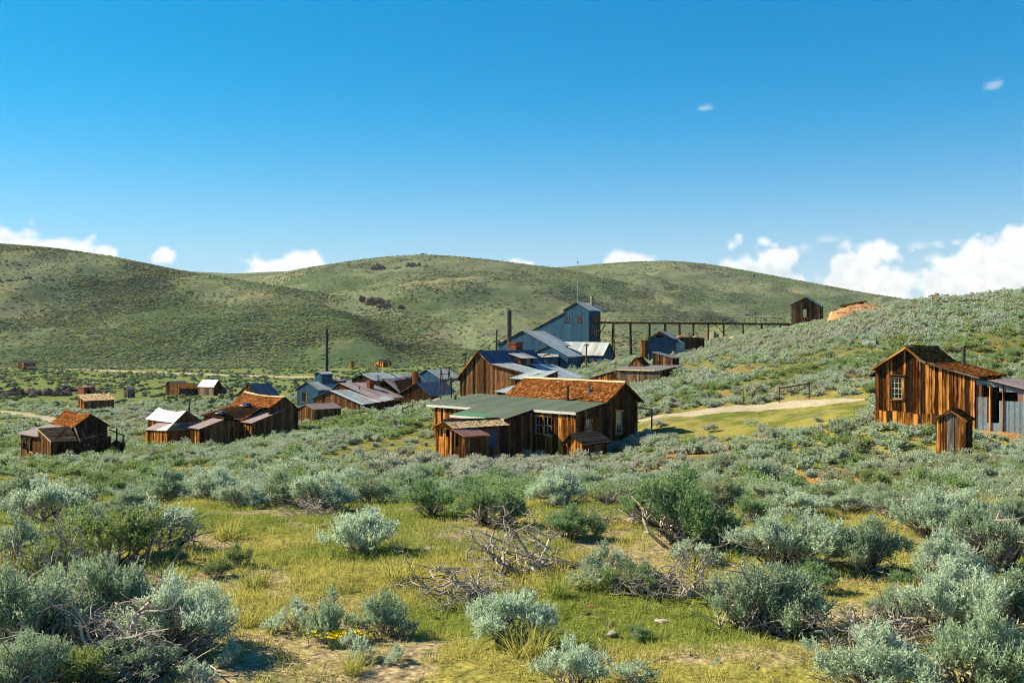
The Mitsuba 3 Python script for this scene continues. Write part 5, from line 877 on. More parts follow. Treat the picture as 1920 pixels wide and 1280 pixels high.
for i in range(4): near('big_silver' + ('', '_b', '_c', '_d')[i], ('leaf_silver', 'leaf_dull')[i % 2], seed=42 + 50 * i, sprays=1250, per=13, lumps=52 + 4 * i, stems=36, ll=.042, lw=.0115, lr=.085, h=.62, twig=.85, bare=(.08, .2, .14, .1)[i], rad=.46 + .02 * i, lean=((0, 0), (.2, 0), (-.2, .1), (.1, -.2))[i])
for i in range(2): near('big_grey' + ('', '_b')[i], 'leaf_dull', seed=45 + 50 * i, sprays=900, per=12, lumps=52, stems=56, ll=.040, lw=.011, lr=.08, h=.64, twig=1.0, bare=.34)
near('big_green', 'leaf_green', seed=43, sprays=1250, per=13, lumps=44, stems=28, ll=.042, lw=.012, lr=.095, h=.66, twig=1.0, bare=.1)
near('trunked', 'leaf_green', seed=44, sprays=900, per=13, lumps=30, stems=18, ll=.045, lw=.013, h=.66, twig=1.6, bare=.15)
near('sparse', 'leaf_silver', seed=46, sprays=190, per=12, lumps=14, stems=18, ll=.07, lw=.02, h=.7, twig=.9, core=False)

def deadwood(seed, n, spread, h, r0=.0185):
    rng = np.random.default_rng(seed); m = MB()
    def grow(p, d, r, L, depth):
        pts = [p]
        for i in range(4): d = d + rng.normal(size=3) * .42; d[2] *= .85; d /= np.linalg.norm(d); p = p + d * L / 4; p[2] = max(p[2], -.02); pts.append(p.copy())
        m.tube(pts, np.linspace(r, r * .45, 5), 5 if r > .008 else 4, 8000 + rng.integers(1, 900), cap=False)
        if depth:
            for _ in range(rng.integers(2, 5)): i = rng.integers(1, 5); e = d + rng.normal(size=3) * .75; grow(pts[i].copy(), e / np.linalg.norm(e), r * .5, L * rng.uniform(.4, .7), depth - 1)
    for i in range(n):
        a = rng.uniform(0, 2 * np.pi); d = np.array([math.cos(a) * spread, math.sin(a) * spread * .7, h * rng.uniform(.3, 1.3)]); grow(rng.normal(size=3) * [.2, .14, 0.], d / np.linalg.norm(d), r0 * rng.uniform(.6, 1.2), rng.uniform(.3, .6), 3)
    return m.get()
for i in range(3): g = deadwood(60 + i, 24 + 2 * i, 1, .5); scene[f'proto_dead_{i}'] = {'type': 'shapegroup', 'branches': mikit.ply((g[0], g[1]), 'timber', uv=g[2])}; NEAR[f'dead_{i}'] = .45

def place(proto, p, sx, sz, rot, sy=None):
    return {'type': 'instance', 'g': {'type': 'ref', 'id': 'proto_' + proto}, 'to_world': T().translate([float(q) for q in p]).rotate([0, 0, 1], float(rot)).scale([float(sx), float(sy or sx), float(sz)])}
PLACED = []
def bush(proto, cx, base, wpx, hpx, label, category='sagebrush', name='sagebrush', group=None, rot=None):
    """a foreground plant: column of its middle, row of its foot, width and height in photo pixels"""
    g = onground(cx, base, 3); w = wpx / F * g[1]; hh = hpx / F * g[1]
    p = g + np.array([0, w * .28, -.02]); p[2] = float(H(p[0], p[1])) - .03
    k = new(name); scene[k] = place(proto, p, w * .98, hh / NEAR[proto] * .97, R.uniform(0, 360) if rot is None else rot); lab(k, label, category, group); PLACED.append((p[0], p[1], w * .5)); return k
S_, D_ = 'sagebrush', 'dead branches'
FG = [
 ('big_grey', 40, 1240, 230, 190, 'large grey green sagebrush cut by the left edge, threaded with long dead twigs'), ('big_silver', 165, 1205, 215, 165, 'sagebrush with upright green sprays right of the large one at the left edge'), ('big_silver', 310, 1235, 215, 145, 'silvery sagebrush leaning over the dead boughs in the lower left'),
 ('olive', 75, 1110, 170, 110, 'dark olive shrub above the large left edge sagebrush'), ('olive', 200, 1072, 190, 115, 'dark olive shrub with small leaves, left of the round little bush'), ('twiggy_0', 298, 1030, 145, 100, 'grey stemmed sagebrush with a bare right side, behind the round little bush'),
 ('tuft', 308, 1064, 84, 46, 'neat dark round bush in the yellow grass, leftmost of three'), ('tuft', 398, 1086, 74, 48, 'neat dark round bush, middle of three in the yellow grass'), ('tuft', 440, 1068, 74, 60, 'neat dark round bush, rightmost of three in the yellow grass'),
 ('silver_0', 70, 985, 150, 85, 'blue green sagebrush at the far left on the knoll rim'), ('silver_3', 20, 955, 110, 75, 'pale sagebrush touching the left edge on the knoll rim'), ('green_0', 135, 960, 95, 65, 'dark sagebrush on the rim above the yellow grass at left'), ('green_1', 190, 932, 110, 55, 'darker sagebrush behind the yellow grass strip at left'),
 ('silver_1', 298, 945, 120, 65, 'sagebrush left of the pale one behind the yellow grass strip'), ('big_silver', 400, 942, 110, 62, 'pale blue green sagebrush rising just left of the reddish soil on the rim'), ('big_silver', 520, 952, 110, 62, 'wide pale sagebrush on the rim, right of the reddish soil'), ('big_silver', 605, 962, 120, 72, 'dense pale sagebrush on the rim behind the rounded one'),
 ('silver_3', 690, 948, 110, 55, 'low pale sagebrush in the rim row, behind the rounded one'), ('big_grey', 755, 930, 120, 52, 'greyish sagebrush high on the rim in the middle left'), ('green_2', 808, 968, 105, 66, 'bright green sagebrush on the rim, left of the dark trunked one'), ('trunked', 918, 992, 135, 85, 'green sagebrush on a dark forked trunk in the middle of the knoll rim'),
 ('big_silver', 990, 935, 110, 45, 'pale sagebrush behind the dark trunked green one'), ('big_silver', 1052, 950, 120, 66, 'blue grey sagebrush behind the low bright green one'), ('big_green', 1065, 1012, 125, 66, 'low bright green sagebrush with a dead bough on its right'),
 ('big_grey', 1165, 948, 110, 50, 'greyish sagebrush on the rim left of the largest green one'), ('big_green', 1205, 990, 115, 85, 'green sagebrush joined to the left of the largest green one'), ('trunked', 1285, 1030, 200, 130, 'largest green sagebrush, with a black twisted trunk, on the right half of the rim'),
 ('big_silver', 1180, 905, 70, 30, 'pale small sagebrush far back on the rim'), ('green_0', 1418, 985, 85, 62, 'small green sagebrush with a brown bough at its foot'), ('silver_0', 1505, 968, 110, 45, 'low sagebrush on the rim behind the broad silver one'), ('big_silver', 1600, 965, 110, 42, 'flat pale sagebrush on the right of the rim'), ('big_grey', 1700, 975, 120, 55, 'greyish sagebrush on the rim at right'),
 ('big_silver', 1490, 1075, 210, 112, 'broad silver sagebrush with dark shade below, centre right'), ('big_silver', 1640, 1082, 150, 115, 'upright silver sagebrush joined to the right of the broad one'), ('big_silver', 1770, 1010, 140, 85, 'silver sagebrush beyond the small hollow of yellow grass'),
 ('big_grey', 1440, 1195, 225, 145, 'large twiggy silver sagebrush casting a long dark shadow on the grass'), ('green_2', 1540, 1112, 90, 58, 'greener sagebrush between the twiggy one and the broad silver one'), ('green_1', 1725, 1105, 80, 50, 'dark small sagebrush in the hollow at right'),
 ('big_silver', 1790, 1115, 150, 110, 'silver sagebrush at the right, above the large right edge one'), ('big_grey', 1880, 1080, 170, 140, 'tall grey sagebrush with thin stalks at the right edge'), ('big_silver', 1815, 1205, 190, 135, 'large silver sagebrush spreading in from the right edge'), ('big_silver', 1915, 1180, 170, 120, 'silver sagebrush cut by the right edge, midway up the foreground'),
 ('big_silver', 1680, 1305, 230, 120, 'green silver sagebrush at the bottom right with dead twigs standing from it'), ('big_silver', 1850, 1310, 230, 150, 'sagebrush filling the bottom right corner'),
 ('silver_2', 955, 1215, 165, 118, 'bright pale sagebrush below the dead branches in the middle foreground'), ('silver_0', 1080, 1300, 130, 95, 'pale sagebrush cut by the bottom edge in the middle'), ('sparse', 1180, 1290, 100, 60, 'thin sprawling sagebrush at the bottom edge, right of the pale one'),
 ('sparse', 1140, 1085, 90, 80, 'open pale sagebrush above the bare boughs in the middle'), ('green_1', 1185, 1115, 95, 75, 'dark stemmed green sagebrush left of the bare boughs'), ('sparse', 1115, 1105, 110, 60, 'sparse sagebrush spreading to the left beside the dark stemmed one'), ('sparse', 1300, 1060, 110, 55, 'low pale sagebrush in front of the largest green one'),
 ('sparse', 540, 1190, 90, 65, 'small pale open sagebrush, leftmost of the three by the yellow flowers'), ('silver_3', 610, 1208, 100, 95, 'small silvery sagebrush, left of the yellow flowers'), ('silver_1', 715, 1200, 125, 85, 'small silvery sagebrush, right above the yellow flowers'), ('sparse', 670, 1240, 70, 60, 'little sagebrush with a grass clump just below the yellow flowers'), ('sparse', 742, 1245, 45, 42, 'tiny grey green sagebrush alone, below the trio by the flowers'),
 ('silver_2', 676, 1042, 145, 98, 'rounded sagebrush with bare grey twigs on its right side'), ('sparse', 430, 1250, 60, 55, 'small sagebrush seedling in the bare dirt at lower left'), ('olive', 120, 1300, 150, 85, 'dark green shrub in the bottom left corner'), ('sparse', 370, 1290, 70, 60, 'thin sagebrush sprouting from the dead boughs at bottom left'),
 ('big_silver', 455, 955, 95, 48, 'pale sagebrush on the rim between the reddish soil and the orange stone'), ('silver_2', 560, 930, 90, 40, 'low sagebrush set back on the rim above the wide pale one'), ('big_silver', 648, 922, 95, 40, 'sagebrush set back on the rim above the low dead boughs'), ('big_silver', 868, 940, 95, 44, 'pale sagebrush squeezed between the bright green and the dark trunked ones'), ('silver_1', 935, 915, 80, 34, 'small dull sagebrush set back on the rim near the middle'),
 ('big_silver', 1110, 925, 90, 40, 'sagebrush set back on the rim above the low bright green one'), ('big_grey', 1345, 955, 110, 60, 'grey sagebrush right behind the largest green one'), ('silver_3', 1250, 925, 80, 34, 'small sagebrush set back, above the largest green one'), ('big_silver', 1460, 950, 95, 42, 'sagebrush set back on the rim, left of the flat pale one'), ('silver_1', 1555, 945, 85, 34, 'low dull sagebrush set back on the rim at centre right'), ('big_silver', 1655, 955, 100, 46, 'sagebrush between the flat pale one and the greyish one on the right rim'),
 ('silver_3', 1745, 960, 95, 46, 'dull sagebrush on the right rim beyond the greyish one'), ('big_silver', 1830, 985, 120, 62, 'sagebrush on the right rim next to the thin stalks'), ('big_silver', 1910, 1000, 110, 70, 'sagebrush cut by the right edge, highest of those'), ('big_grey', 1705, 1195, 130, 85, 'twiggy grey sagebrush beside the bare twigs at lower right'),
 ('big_grey', 150, 1025, 130, 80, 'grey twiggy shrub between the two dark olive shrubs at left'), ('silver_3', 15, 1050, 110, 85, 'dull sagebrush cut by the left edge, above the olive shrubs'), ('big_silver', 235, 975, 105, 58, 'sagebrush left of the yellow grass strip'), ('big_grey', 95, 1170, 150, 120, 'twiggy sagebrush showing between the two large ones at lower left'), ('big_grey', 245, 1290, 170, 90, 'dull twiggy sagebrush at the bottom edge under the dead boughs'), ('big_grey', 20, 1310, 170, 130, 'dull sagebrush in the very bottom left corner'),
 ('tuft', 1200, 1205, 70, 45, 'bright green soft bush beside the small pale rock'), ('sparse', 1345, 1245, 26, 18, 'tiny seedling in the dry grass at lower middle'),
]
for i, q in enumerate(FG): bush(q[0] + (('', '_b', '_c', '_d')[i % 4] if q[0] == 'big_silver' else ('', '_b')[i % 2] if q[0] == 'big_grey' else ''), *q[1:5], q[5])
for q in [('dead_0', 985, 1085, 270, 88, 'tangle of bare grey boughs in the middle of the foreground'), ('dead_1', 890, 1138, 220, 85, 'bare grey boughs just above the bright pale sagebrush'), ('dead_2', 1275, 1122, 190, 95, 'bare twisted boughs left of the large twiggy sagebrush'), ('dead_1', 1325, 1020, 160, 80, 'bleached bough lying under the largest green sagebrush'),
          ('dead_0', 200, 1270, 420, 120, 'long dark dead boughs sprawling over the lower left'), ('dead_2', 90, 1110, 200, 130, 'pale dead twigs standing at the left edge'), ('dead_1', 130, 1225, 330, 150, 'mass of grey dead twigs in front of the large left edge sagebrush'), ('dead_1', 1665, 1230, 210, 130, 'bare crooked twigs rising at the lower right'), ('dead_2', 1890, 1150, 130, 70, 'grey twigs tangled in the right edge sagebrush'), ('dead_0', 590, 968, 110, 35, 'flat dead boughs in front of the rim sagebrush'), ('dead_1', 540, 1022, 26, 18, 'little dead stump in the green grass'), ('dead_2', 1120, 985, 90, 40, 'dead bough reaching right from the low bright green sagebrush')]: bush(*q, category=D_, name='dead_sagebrush')
def stalks(cx, base, wpx, hpx, n, label):
    g = onground(cx, base, 3); m = MB(); rng = np.random.default_rng(int(cx))
    for i in range(n):
        p = g + np.array([rng.normal() * wpx / 2.4, rng.uniform(0, wpx * .4), 0]) / F * g[1] * np.array([1, 1, 0]); p[2] = float(H(p[0], p[1])); d = np.array([rng.normal() * .25 + .05, rng.normal() * .1, 1.0]); L = hpx / F * g[1] * rng.uniform(.6, 1.05)
        m.tube([p, p + d * L * .5, p + d * L * .97 + rng.normal(size=3) * .03 * L], [.0035, .003, .0015], 3, uid(8), cap=False)
    k = new('dry_stalks'); v, f, uv = m.get(); scene[k] = mikit.ply((v, f), 'timber', uv=uv); lab(k, label, 'stalks', kind=None)
stalks(1880, 1020, 110, 105, 34, 'thin dry stalks standing above the tall right edge sagebrush'); stalks(70, 1120, 180, 150, 26, 'slim pale stalks rising at the left edge'); stalks(320, 1150, 110, 90, 9, 'few thin upright stalks beside the flat red stone')

# grass of the knoll
def tuft(seed, n, h, r, w=.006, droop=.5):
    rng = np.random.default_rng(seed); a = rng.uniform(0, 2 * np.pi, n); q = r * np.sqrt(rng.random(n)); B = np.stack([q * np.cos(a), q * np.sin(a), 0 * a - .01], 1)
    d = np.stack([np.cos(a) * .25, np.sin(a) * .25, np.ones(n)], 1) + rng.normal(size=(n, 3)) * .28; d /= np.linalg.norm(d, axis=1, keepdims=True); L = h * rng.uniform(.45, 1.15, n)[:, None]
    s = np.cross(d, rng.normal(size=(n, 3))); s /= np.linalg.norm(s, axis=1, keepdims=True); s *= w / 2
    M = B + d * L * .55; Tp = B + d * L * .9 + np.stack([d[:, 0], d[:, 1], -.3 * np.ones(n)], 1) * L * droop * .5
    v = np.stack([B - s, B + s, M + s * .8, M - s * .8, Tp], 1).reshape(-1, 3); b = np.arange(n)[:, None] * 5
    f = np.vstack([b + [0, 1, 2], b + [0, 2, 3], b + [3, 2, 4]]); t = rng.random(n); g = np.clip(rng.normal(size=n) * .25 + .4, 0, 1)
    return v, f, np.repeat(np.stack([t, g], 1), 5, 0)
for i in range(5): g = tuft(70 + i, 34, .065 + .02 * i, .10, w=.0055); scene[f'proto_grass_{i}'] = {'type': 'shapegroup', 'blades': mikit.ply((g[0], g[1]), 'grass_blades', uv=g[2])}
g = tuft(80, 130, .42, .09, w=.007, droop=.35); scene['proto_bunch'] = {'type': 'shapegroup', 'blades': mikit.ply((g[0], g[1]), 'grass_blades', uv=g[2] * [1, .3] + [0, .75])}
rng = np.random.default_rng(5); n = 0
while n < 15500:
    y = rng.uniform(3.2, 20); x = rng.uniform(-1, 1) * (.62 * y + 1.2)
    if rng.random() > (y + 2) / 22: continue
    bare = float(meshkit.fbm(np.array([x * .8 + 3, y * .8, 9.0]), 4))
    if bare > .52 and rng.random() < .72: continue
    s_ = rng.uniform(.45, 1.25) * (1.0 if y > 8 else .85)
    scene[f'grass__{n:05d}'] = place(f'grass_{rng.integers(0, 5)}', (x, y, float(H(x, y))), s_, s_ * rng.uniform(.6, 1.2), rng.uniform(0, 360)); n += 1
m = MB()
for i in range(900):          # twigs, dead stalks and pebbles lying about
    y = rng.uniform(3.6, 17); x = rng.uniform(-1, 1) * (.56 * y + .6); z = float(H(x, y)); a = rng.uniform(0, 6.28); L = rng.uniform(.03, .16)
    if i % 3: m.tube([[x, y, z + .008], [x + L * math.cos(a) * .6, y + L * math.sin(a) * .6, z + .018], [x + L * math.cos(a + .3), y + L * math.sin(a + .3), z + .012]], [.004, .0035, .002], 3, 8000 + rng.integers(1, 900), cap=False)
    else: h_ = trimesh.convex.convex_hull(rng.normal(size=(9, 3)) * [.012, .012, .007] * rng.uniform(.6, 1.8)); m.add(np.array(h_.vertices) + [x, y, z], np.array(h_.faces), (1000 + rng.integers(1, 900) + .5, 0))
v, f, uv = m.get(); scene['ground_litter'] = mikit.ply((v, f), 'timber', uv=uv); lab('ground_litter', 'dead twigs and pebbles lying on the foreground knoll', 'litter', kind='stuff')
lab('grass', 'yellow and green grass covering the foreground knoll', 'grass', kind='stuff')
for i, (px, py, w, h_, lb) in enumerate([(742, 1092, 110, 62, 'spiky dark bunch of grass below the rounded sagebrush'), (480, 1102, 90, 60, 'dark green grass clump right of the three round bushes'), (990, 1232, 130, 75, 'arching grass clump at the foot of the bright pale sagebrush'), (1045, 1118, 80, 62, 'bright green grass clump right of the dead branches'), (660, 1262, 80, 55, 'grass clump below the yellow flowers'), (465, 1175, 90, 55, 'light green grass clump in the left foreground'), (1330, 1180, 100, 40, 'bright green grass under the large twiggy sagebrush'), (425, 1010, 100, 60, 'tall green grass on the left of the knoll'), (345, 985, 90, 40, 'tall green grass behind the grey stemmed sagebrush'), (1720, 1130, 120, 45, 'green grass in the hollow at right')]):
    g = onground(px, py, 3); w = w / F * g[1]; h_ = h_ / F * g[1]; k = new('bunch_grass'); scene[k] = place('bunch', g, w / .42, h_ / .42, R.uniform(0, 360)); lab(k, lb, 'grass clump')

# sagebrush of the slope and valley
def midproto(name, mat, seed, sprays, per, ll, lw, lumps, h, wood=False):
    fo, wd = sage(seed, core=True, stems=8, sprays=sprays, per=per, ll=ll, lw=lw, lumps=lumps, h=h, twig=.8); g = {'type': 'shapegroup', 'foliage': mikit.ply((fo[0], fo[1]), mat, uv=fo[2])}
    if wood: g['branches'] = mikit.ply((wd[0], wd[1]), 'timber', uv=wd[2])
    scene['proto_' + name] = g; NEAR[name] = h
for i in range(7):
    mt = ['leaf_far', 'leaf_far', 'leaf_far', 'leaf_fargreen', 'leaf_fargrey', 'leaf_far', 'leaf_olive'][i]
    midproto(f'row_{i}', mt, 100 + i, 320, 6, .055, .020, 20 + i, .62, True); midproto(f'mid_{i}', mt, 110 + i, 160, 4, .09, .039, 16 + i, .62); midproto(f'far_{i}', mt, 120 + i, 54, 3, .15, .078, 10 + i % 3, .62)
def blocked(x, y, r):
    for s, a0, a1, b0, b1 in FOOT:
        d = np.array([x, y, 0]) - s.o; a, b = d @ s.A, d @ s.B
        if a0 - r < a < a1 + r and b0 - r < b < b1 + r: return True
    for c2, w in drape.lines:
        if np.min(np.hypot(c2[:, 0] - x, c2[:, 1] - y) - w / 2) < r * .8: return True
    return False
def colrow(x, y, z): return CX + x / y * F, CY - z / y * F
MEADOW = np.array([(1190, 800), (1200, 786), (1300, 768), (1400, 760), (1500, 752), (1600, 745), (1640, 760), (1610, 786), (1500, 803), (1400, 818), (1300, 826), (1230, 818)], float)   # survey outline of the mown strip below the path

def inside(poly, px, py):
    x0, y0 = poly.T; x1, y1 = np.roll(poly, -1, 0).T; c = (y0 > py) != (y1 > py)
    return bool(np.sum(c & (px < (x1 - x0) * (py - y0) / (y1 - y0 + 1e-12) + x0)) % 2)
_cp = np.linspace(-260, 2180, 245); _cd = np.geomspace(3, 560, 420); _CPg, _CDg = np.meshgrid(_cp, _cd, indexing='ij'); _row = CY - H((_CPg - CX) / F * _CDg, _CDg) / _CDg * F
_hor = np.minimum.accumulate(_row, axis=1); _horf = RegularGridInterpolator((_cp, np.log(_cd)), _hor, bounds_error=False, fill_value=None)
rng = np.random.default_rng(17); cand = []
def scatter(y0, y1, cell, dens):
    for yy in np.arange(y0, y1, cell):
        m_ = .645 * yy + 5
        xs = np.arange(-m_, m_, cell); X = xs + rng.uniform(-.5, .5, len(xs)) * cell; Y = yy + rng.uniform(-.5, .5, len(xs)) * cell; Z = H(X, Y)
        nz = meshkit.fbm(np.stack([X * .11, Y * .11, X * 0], 1), 3, 4); kd = meshkit.fbm(np.stack([X * .05, Y * .05, X * 0 + 5], 1), 3, 9); keep = rng.random(len(xs)) < dens(X, Y, nz)
        C_, Rw = colrow(X, Y, Z + .7); vis = Rw < _horf(np.stack([np.clip(C_, -255, 2170), np.log(np.clip(Y * .985, 3, 555))], 1)) + 2
        for x, y, z, k, c, r in zip(X[keep & vis], Y[keep & vis], Z[keep & vis], kd[keep & vis], C_[keep & vis], Rw[keep & vis]): yield x, y, z, k, c, r
def slope_density(X, Y, nz):
    right = np.clip((X + 10) / 40, 0, 1)
    d = np.where(nz > .62, .25, np.where(nz > .55, .7, .93)); return np.where(Y > 150, d * (.55 + .45 * right), d)
for x, y, z, k, c, r in scatter(21, 215, 1.0, slope_density):
    w = rng.uniform(.65, 1.5) * (1 if rng.random() < .9 else 1.35)
    if rng.random() < .10: w *= .55
    g = colrow(x, y, z)
    if inside(MEADOW, *g) and rng.random() < .96: continue
    if blocked(x, y, w * .45): continue
    cand.append((x, y, z, w, w * rng.uniform(.40, .60), k + rng.normal() * .1, c, r))
def kind(k):
    if k > .66: return 6 if rng.random() < .5 else 3
    if k < .36: return 4
    return [0, 1, 2, 5][rng.integers(0, 4)] if rng.random() < .86 else 3
cand.sort(key=lambda q: -q[3] / q[1]); ZONES = [(-999, 330, 'on the slope below the collapsed left house'), (330, 760, 'on the slope below the orange roofed house'), (760, 1240, 'around the green roofed house'), (1240, 1640, 'below the dirt path and mown strip'), (1640, 9999, 'around the outhouse below the right cabin')]; HUES = {3: 'greener', 4: 'greyish', 6: 'dark olive'}
count = nst = 0
for x, y, z, w, hh, k, c, r in cand:
    p = (x, y, z - .04); rot = rng.uniform(0, 360); kk = kind(k)
    if count < 215 and y > 30 and -20 < c < 1940 and r > 700:
        key = new('sagebrush'); scene[key] = place(f'row_{kk}', p, w, hh / .62, rot); lb = next(l for a, b, l in ZONES if a <= c < b); lb = f"{HUES.get(kk, 'pale')} sagebrush {'just beyond the knoll rim' if r > 880 else 'farther up'}, {lb}"; lab(key, lb, 'sagebrush', lb); count += 1
    else: scene[f'sagebrush_cover__{nst:05d}'] = place(f'row_{kk}' if y < 50 else f'mid_{kk}' if y < 105 else f'far_{kk}', p, w, hh / .62, rot); nst += 1
lab('sagebrush_cover', 'sagebrush covering the slope and hillside beyond the nearest rows', 'sagebrush', kind='stuff')

# scrub of the valley floor and of the hills, low clumps
for i in range(6):
    b = trimesh.creation.icosphere(subdivisions=1 if i < 3 else 0); q = np.random.default_rng(200 + i); v = np.array(b.vertices) * (1 + .28 * q.normal(size=(len(b.vertices), 1))) * np.array([.5, .5, .42]) + [0, 0, .22]
    scene[f'proto_clump_{i}'] = {'type': 'shapegroup', 'clump': mikit.ply((v, np.array(b.faces)), 'scrub_leaf')}
n = 0
def valley_density(X, Y, nz): return np.clip((.52 - nz) * 3.0, .03, .42)
for x, y, z, k, c, r in scatter(150, 545, 2.1, valley_density):
    if y < 215 and x > -12: continue
    w = rng.uniform(.8, 1.9)
    if blocked(x, y, w * .5): continue
    scene[f'scrub__{n:05d}'] = place(f'clump_{rng.integers(0, 3)}', (x, y, z), w, w * rng.uniform(.5, .8), rng.uniform(0, 360)); n += 1
def on_hill(key, count, w0, w1, tmax=1.02):
    global n
    u, t, v = hill.grid[key]; ntot = 0; m_, k_ = v.shape[:2]; cu = np.clip(v[..., 1], 1, None)
    wts = (np.abs(np.diff(v[..., 1], axis=0))[:, :-1] * v[:-1, :-1, 1]).copy(); wts[t[:-1] > tmax] = 0; wts[:, (u[:-1] < -60) | (u[:-1] > 1980)] = 0; flat = (wts / wts.sum()).ravel()
    I = rng.choice(len(flat), count * 2, p=flat); i, j = np.unravel_index(I, wts.shape); a, b = rng.random(len(I)), rng.random(len(I))
    P = (v[i, j] * ((1 - a) * (1 - b))[:, None] + v[i + 1, j] * (a * (1 - b))[:, None] + v[i, j + 1] * ((1 - a) * b)[:, None] + v[i + 1, j + 1] * (a * b)[:, None])
    dn = meshkit.fbm(P * [.013, .013, .02], 3, 6); keep = rng.random(len(P)) < np.clip(2.2 - 3.6 * dn, .06, 1)
    for p in P[keep][:count]:
        w = rng.uniform(w0, w1); scene[f'scrub__{n:05d}'] = place(f'clump_{rng.integers(3, 6)}', p, w, w * rng.uniform(.28, .44), rng.uniform(0, 360)); n += 1
on_hill('hill', 34000, 1.0, 2.5); on_hill('hill_001', 26000, 1.6, 3.2); on_hill('hill_002', 18000, 1.8, 3.8); on_hill('hill_004', 1500, 1.2, 2.4)
lab('scrub', 'low scrub dotting the valley floor and the hills', 'scrub', kind='stuff')

# ------------------------------------------------------------------ rocks, heaps and scraps
def rock_mesh(rng, sx, sy, sz, n=26, kindv=0):
    p = rng.normal(size=(n, 3)); p /= np.linalg.norm(p, axis=1, keepdims=True); p *= rng.uniform(.7, 1.0, (n, 1)); h = trimesh.convex.convex_hull(p * [sx, sy, sz]); return np.array(h.vertices), np.array(h.faces), np.broadcast_to([float(kindv) + .5, 0.0], (len(h.vertices), 2))
rr = np.random.default_rng(77)
def rock(px, py, wpx, hpx, kindv, label, lo=3.0, group=None, sink=.3):
    g = onground(px, py, lo); w, h_ = wpx / F * g[1] / 2, hpx / F * g[1] / 2; v, f, uv = rock_mesh(rr, w, w * .8, h_, 30, kindv); k = new('rock'); scene[k] = mikit.ply((v + g + [0, w * .5, h_ * (1 - sink)], f), 'stone_mat', uv=uv); lab(k, label, 'rock', group); return g
rock(310, 1092, 58, 14, 3, 'flat dark red stone in the grass at left', sink=.5); rock(1150, 1196, 28, 16, 1, 'small pale grey rock beside the bright green soft bush'); rock(1594, 1146, 20, 13, 1, 'rounded grey stone in the grass below the hollow at right'); rock(800, 1034, 34, 9, 1, 'flat whitish stone right of the rounded sagebrush', sink=.5); rock(1110, 1140, 22, 8, 3, 'little dark red stone in the dry grass, lower middle', sink=.5); rock(1240, 1168, 36, 7, 1, 'flat grey stone embedded in dry grass left of the large twiggy sagebrush', sink=.6)
for px, py, w, h_, kv, lb in [(1867, 912, 28, 22, 2, 'big orange boulder near the right edge of the slope'), (1776, 862, 9, 7, 1, 'white stone at the top of the bare reddish patch below the outhouse'), (1515, 940, 11, 10, 2, 'orange stone in the sagebrush at the foot of the right slope'), (1700, 872, 16, 7, 2, 'orange rocks at the left end of the bare reddish patch'), (1838, 885, 12, 7, 2, 'orange stone left of the big boulder'), (1660, 786, 16, 8, 2, 'orange stone beside the left foot of the right cabin'), (1637, 790, 13, 8, 1, 'grey stone by the corner of the right cabin'), (1627, 781, 10, 7, 2, 'small orange stone left of the right cabin'), (1676, 789, 12, 6, 1, 'pale stone before the window wall of the right cabin'), (1424, 775, 5, 4, 2, 'tiny stone on the mown strip below the path'), (360, 903, 26, 9, 2, 'reddish stone on the rim of the knoll between pale sagebrush'), (482, 908, 20, 9, 2, 'orange stone on the rim, right of the reddish one')]: rock(px, py, w, h_, kv, lb, lo=9.0 if px < 500 else 30)
def hillpt(key, px, py):
    u, t, v = hill.grid[key]; m = t <= 1.0; c = CX + v[m][..., 0] / v[m][..., 1] * F; r = CY - v[m][..., 2] / v[m][..., 1] * F; i, j = np.unravel_index(np.argmin((c - px) ** 2 + (r - py) ** 2), c.shape); return v[m][i, j]
def outcrop(key, px, py, wpx, hpx, n, label, kindv=0):
    """a cluster of angular rocks standing out of the slope"""
    g = hillpt(key, px, py) if isinstance(key, str) else key; s_ = g[1] / F; k = new('rock_outcrop'); lab(k, label, 'rock outcrop')
    for i in range(n):
        ox, oz = rr.uniform(-.5, .5) * wpx * s_, 0; sz = hpx * s_ * rr.uniform(.35, .62) * (1 - .5 * abs(ox) / (wpx * s_)); v, f, uv = rock_mesh(rr, sz * rr.uniform(.7, 1.2), sz, sz * 1.0, 22, kindv)
        put(f'{k}__boulder', (v + g + [ox, rr.uniform(-.4, .4) * hpx * s_, sz * .35 + rr.uniform(-.12, .1) * hpx * s_ - ox * .0], f, uv), 'stone_mat')
O1, O0, O2 = 'hill_001', 'hill', 'hill_002'
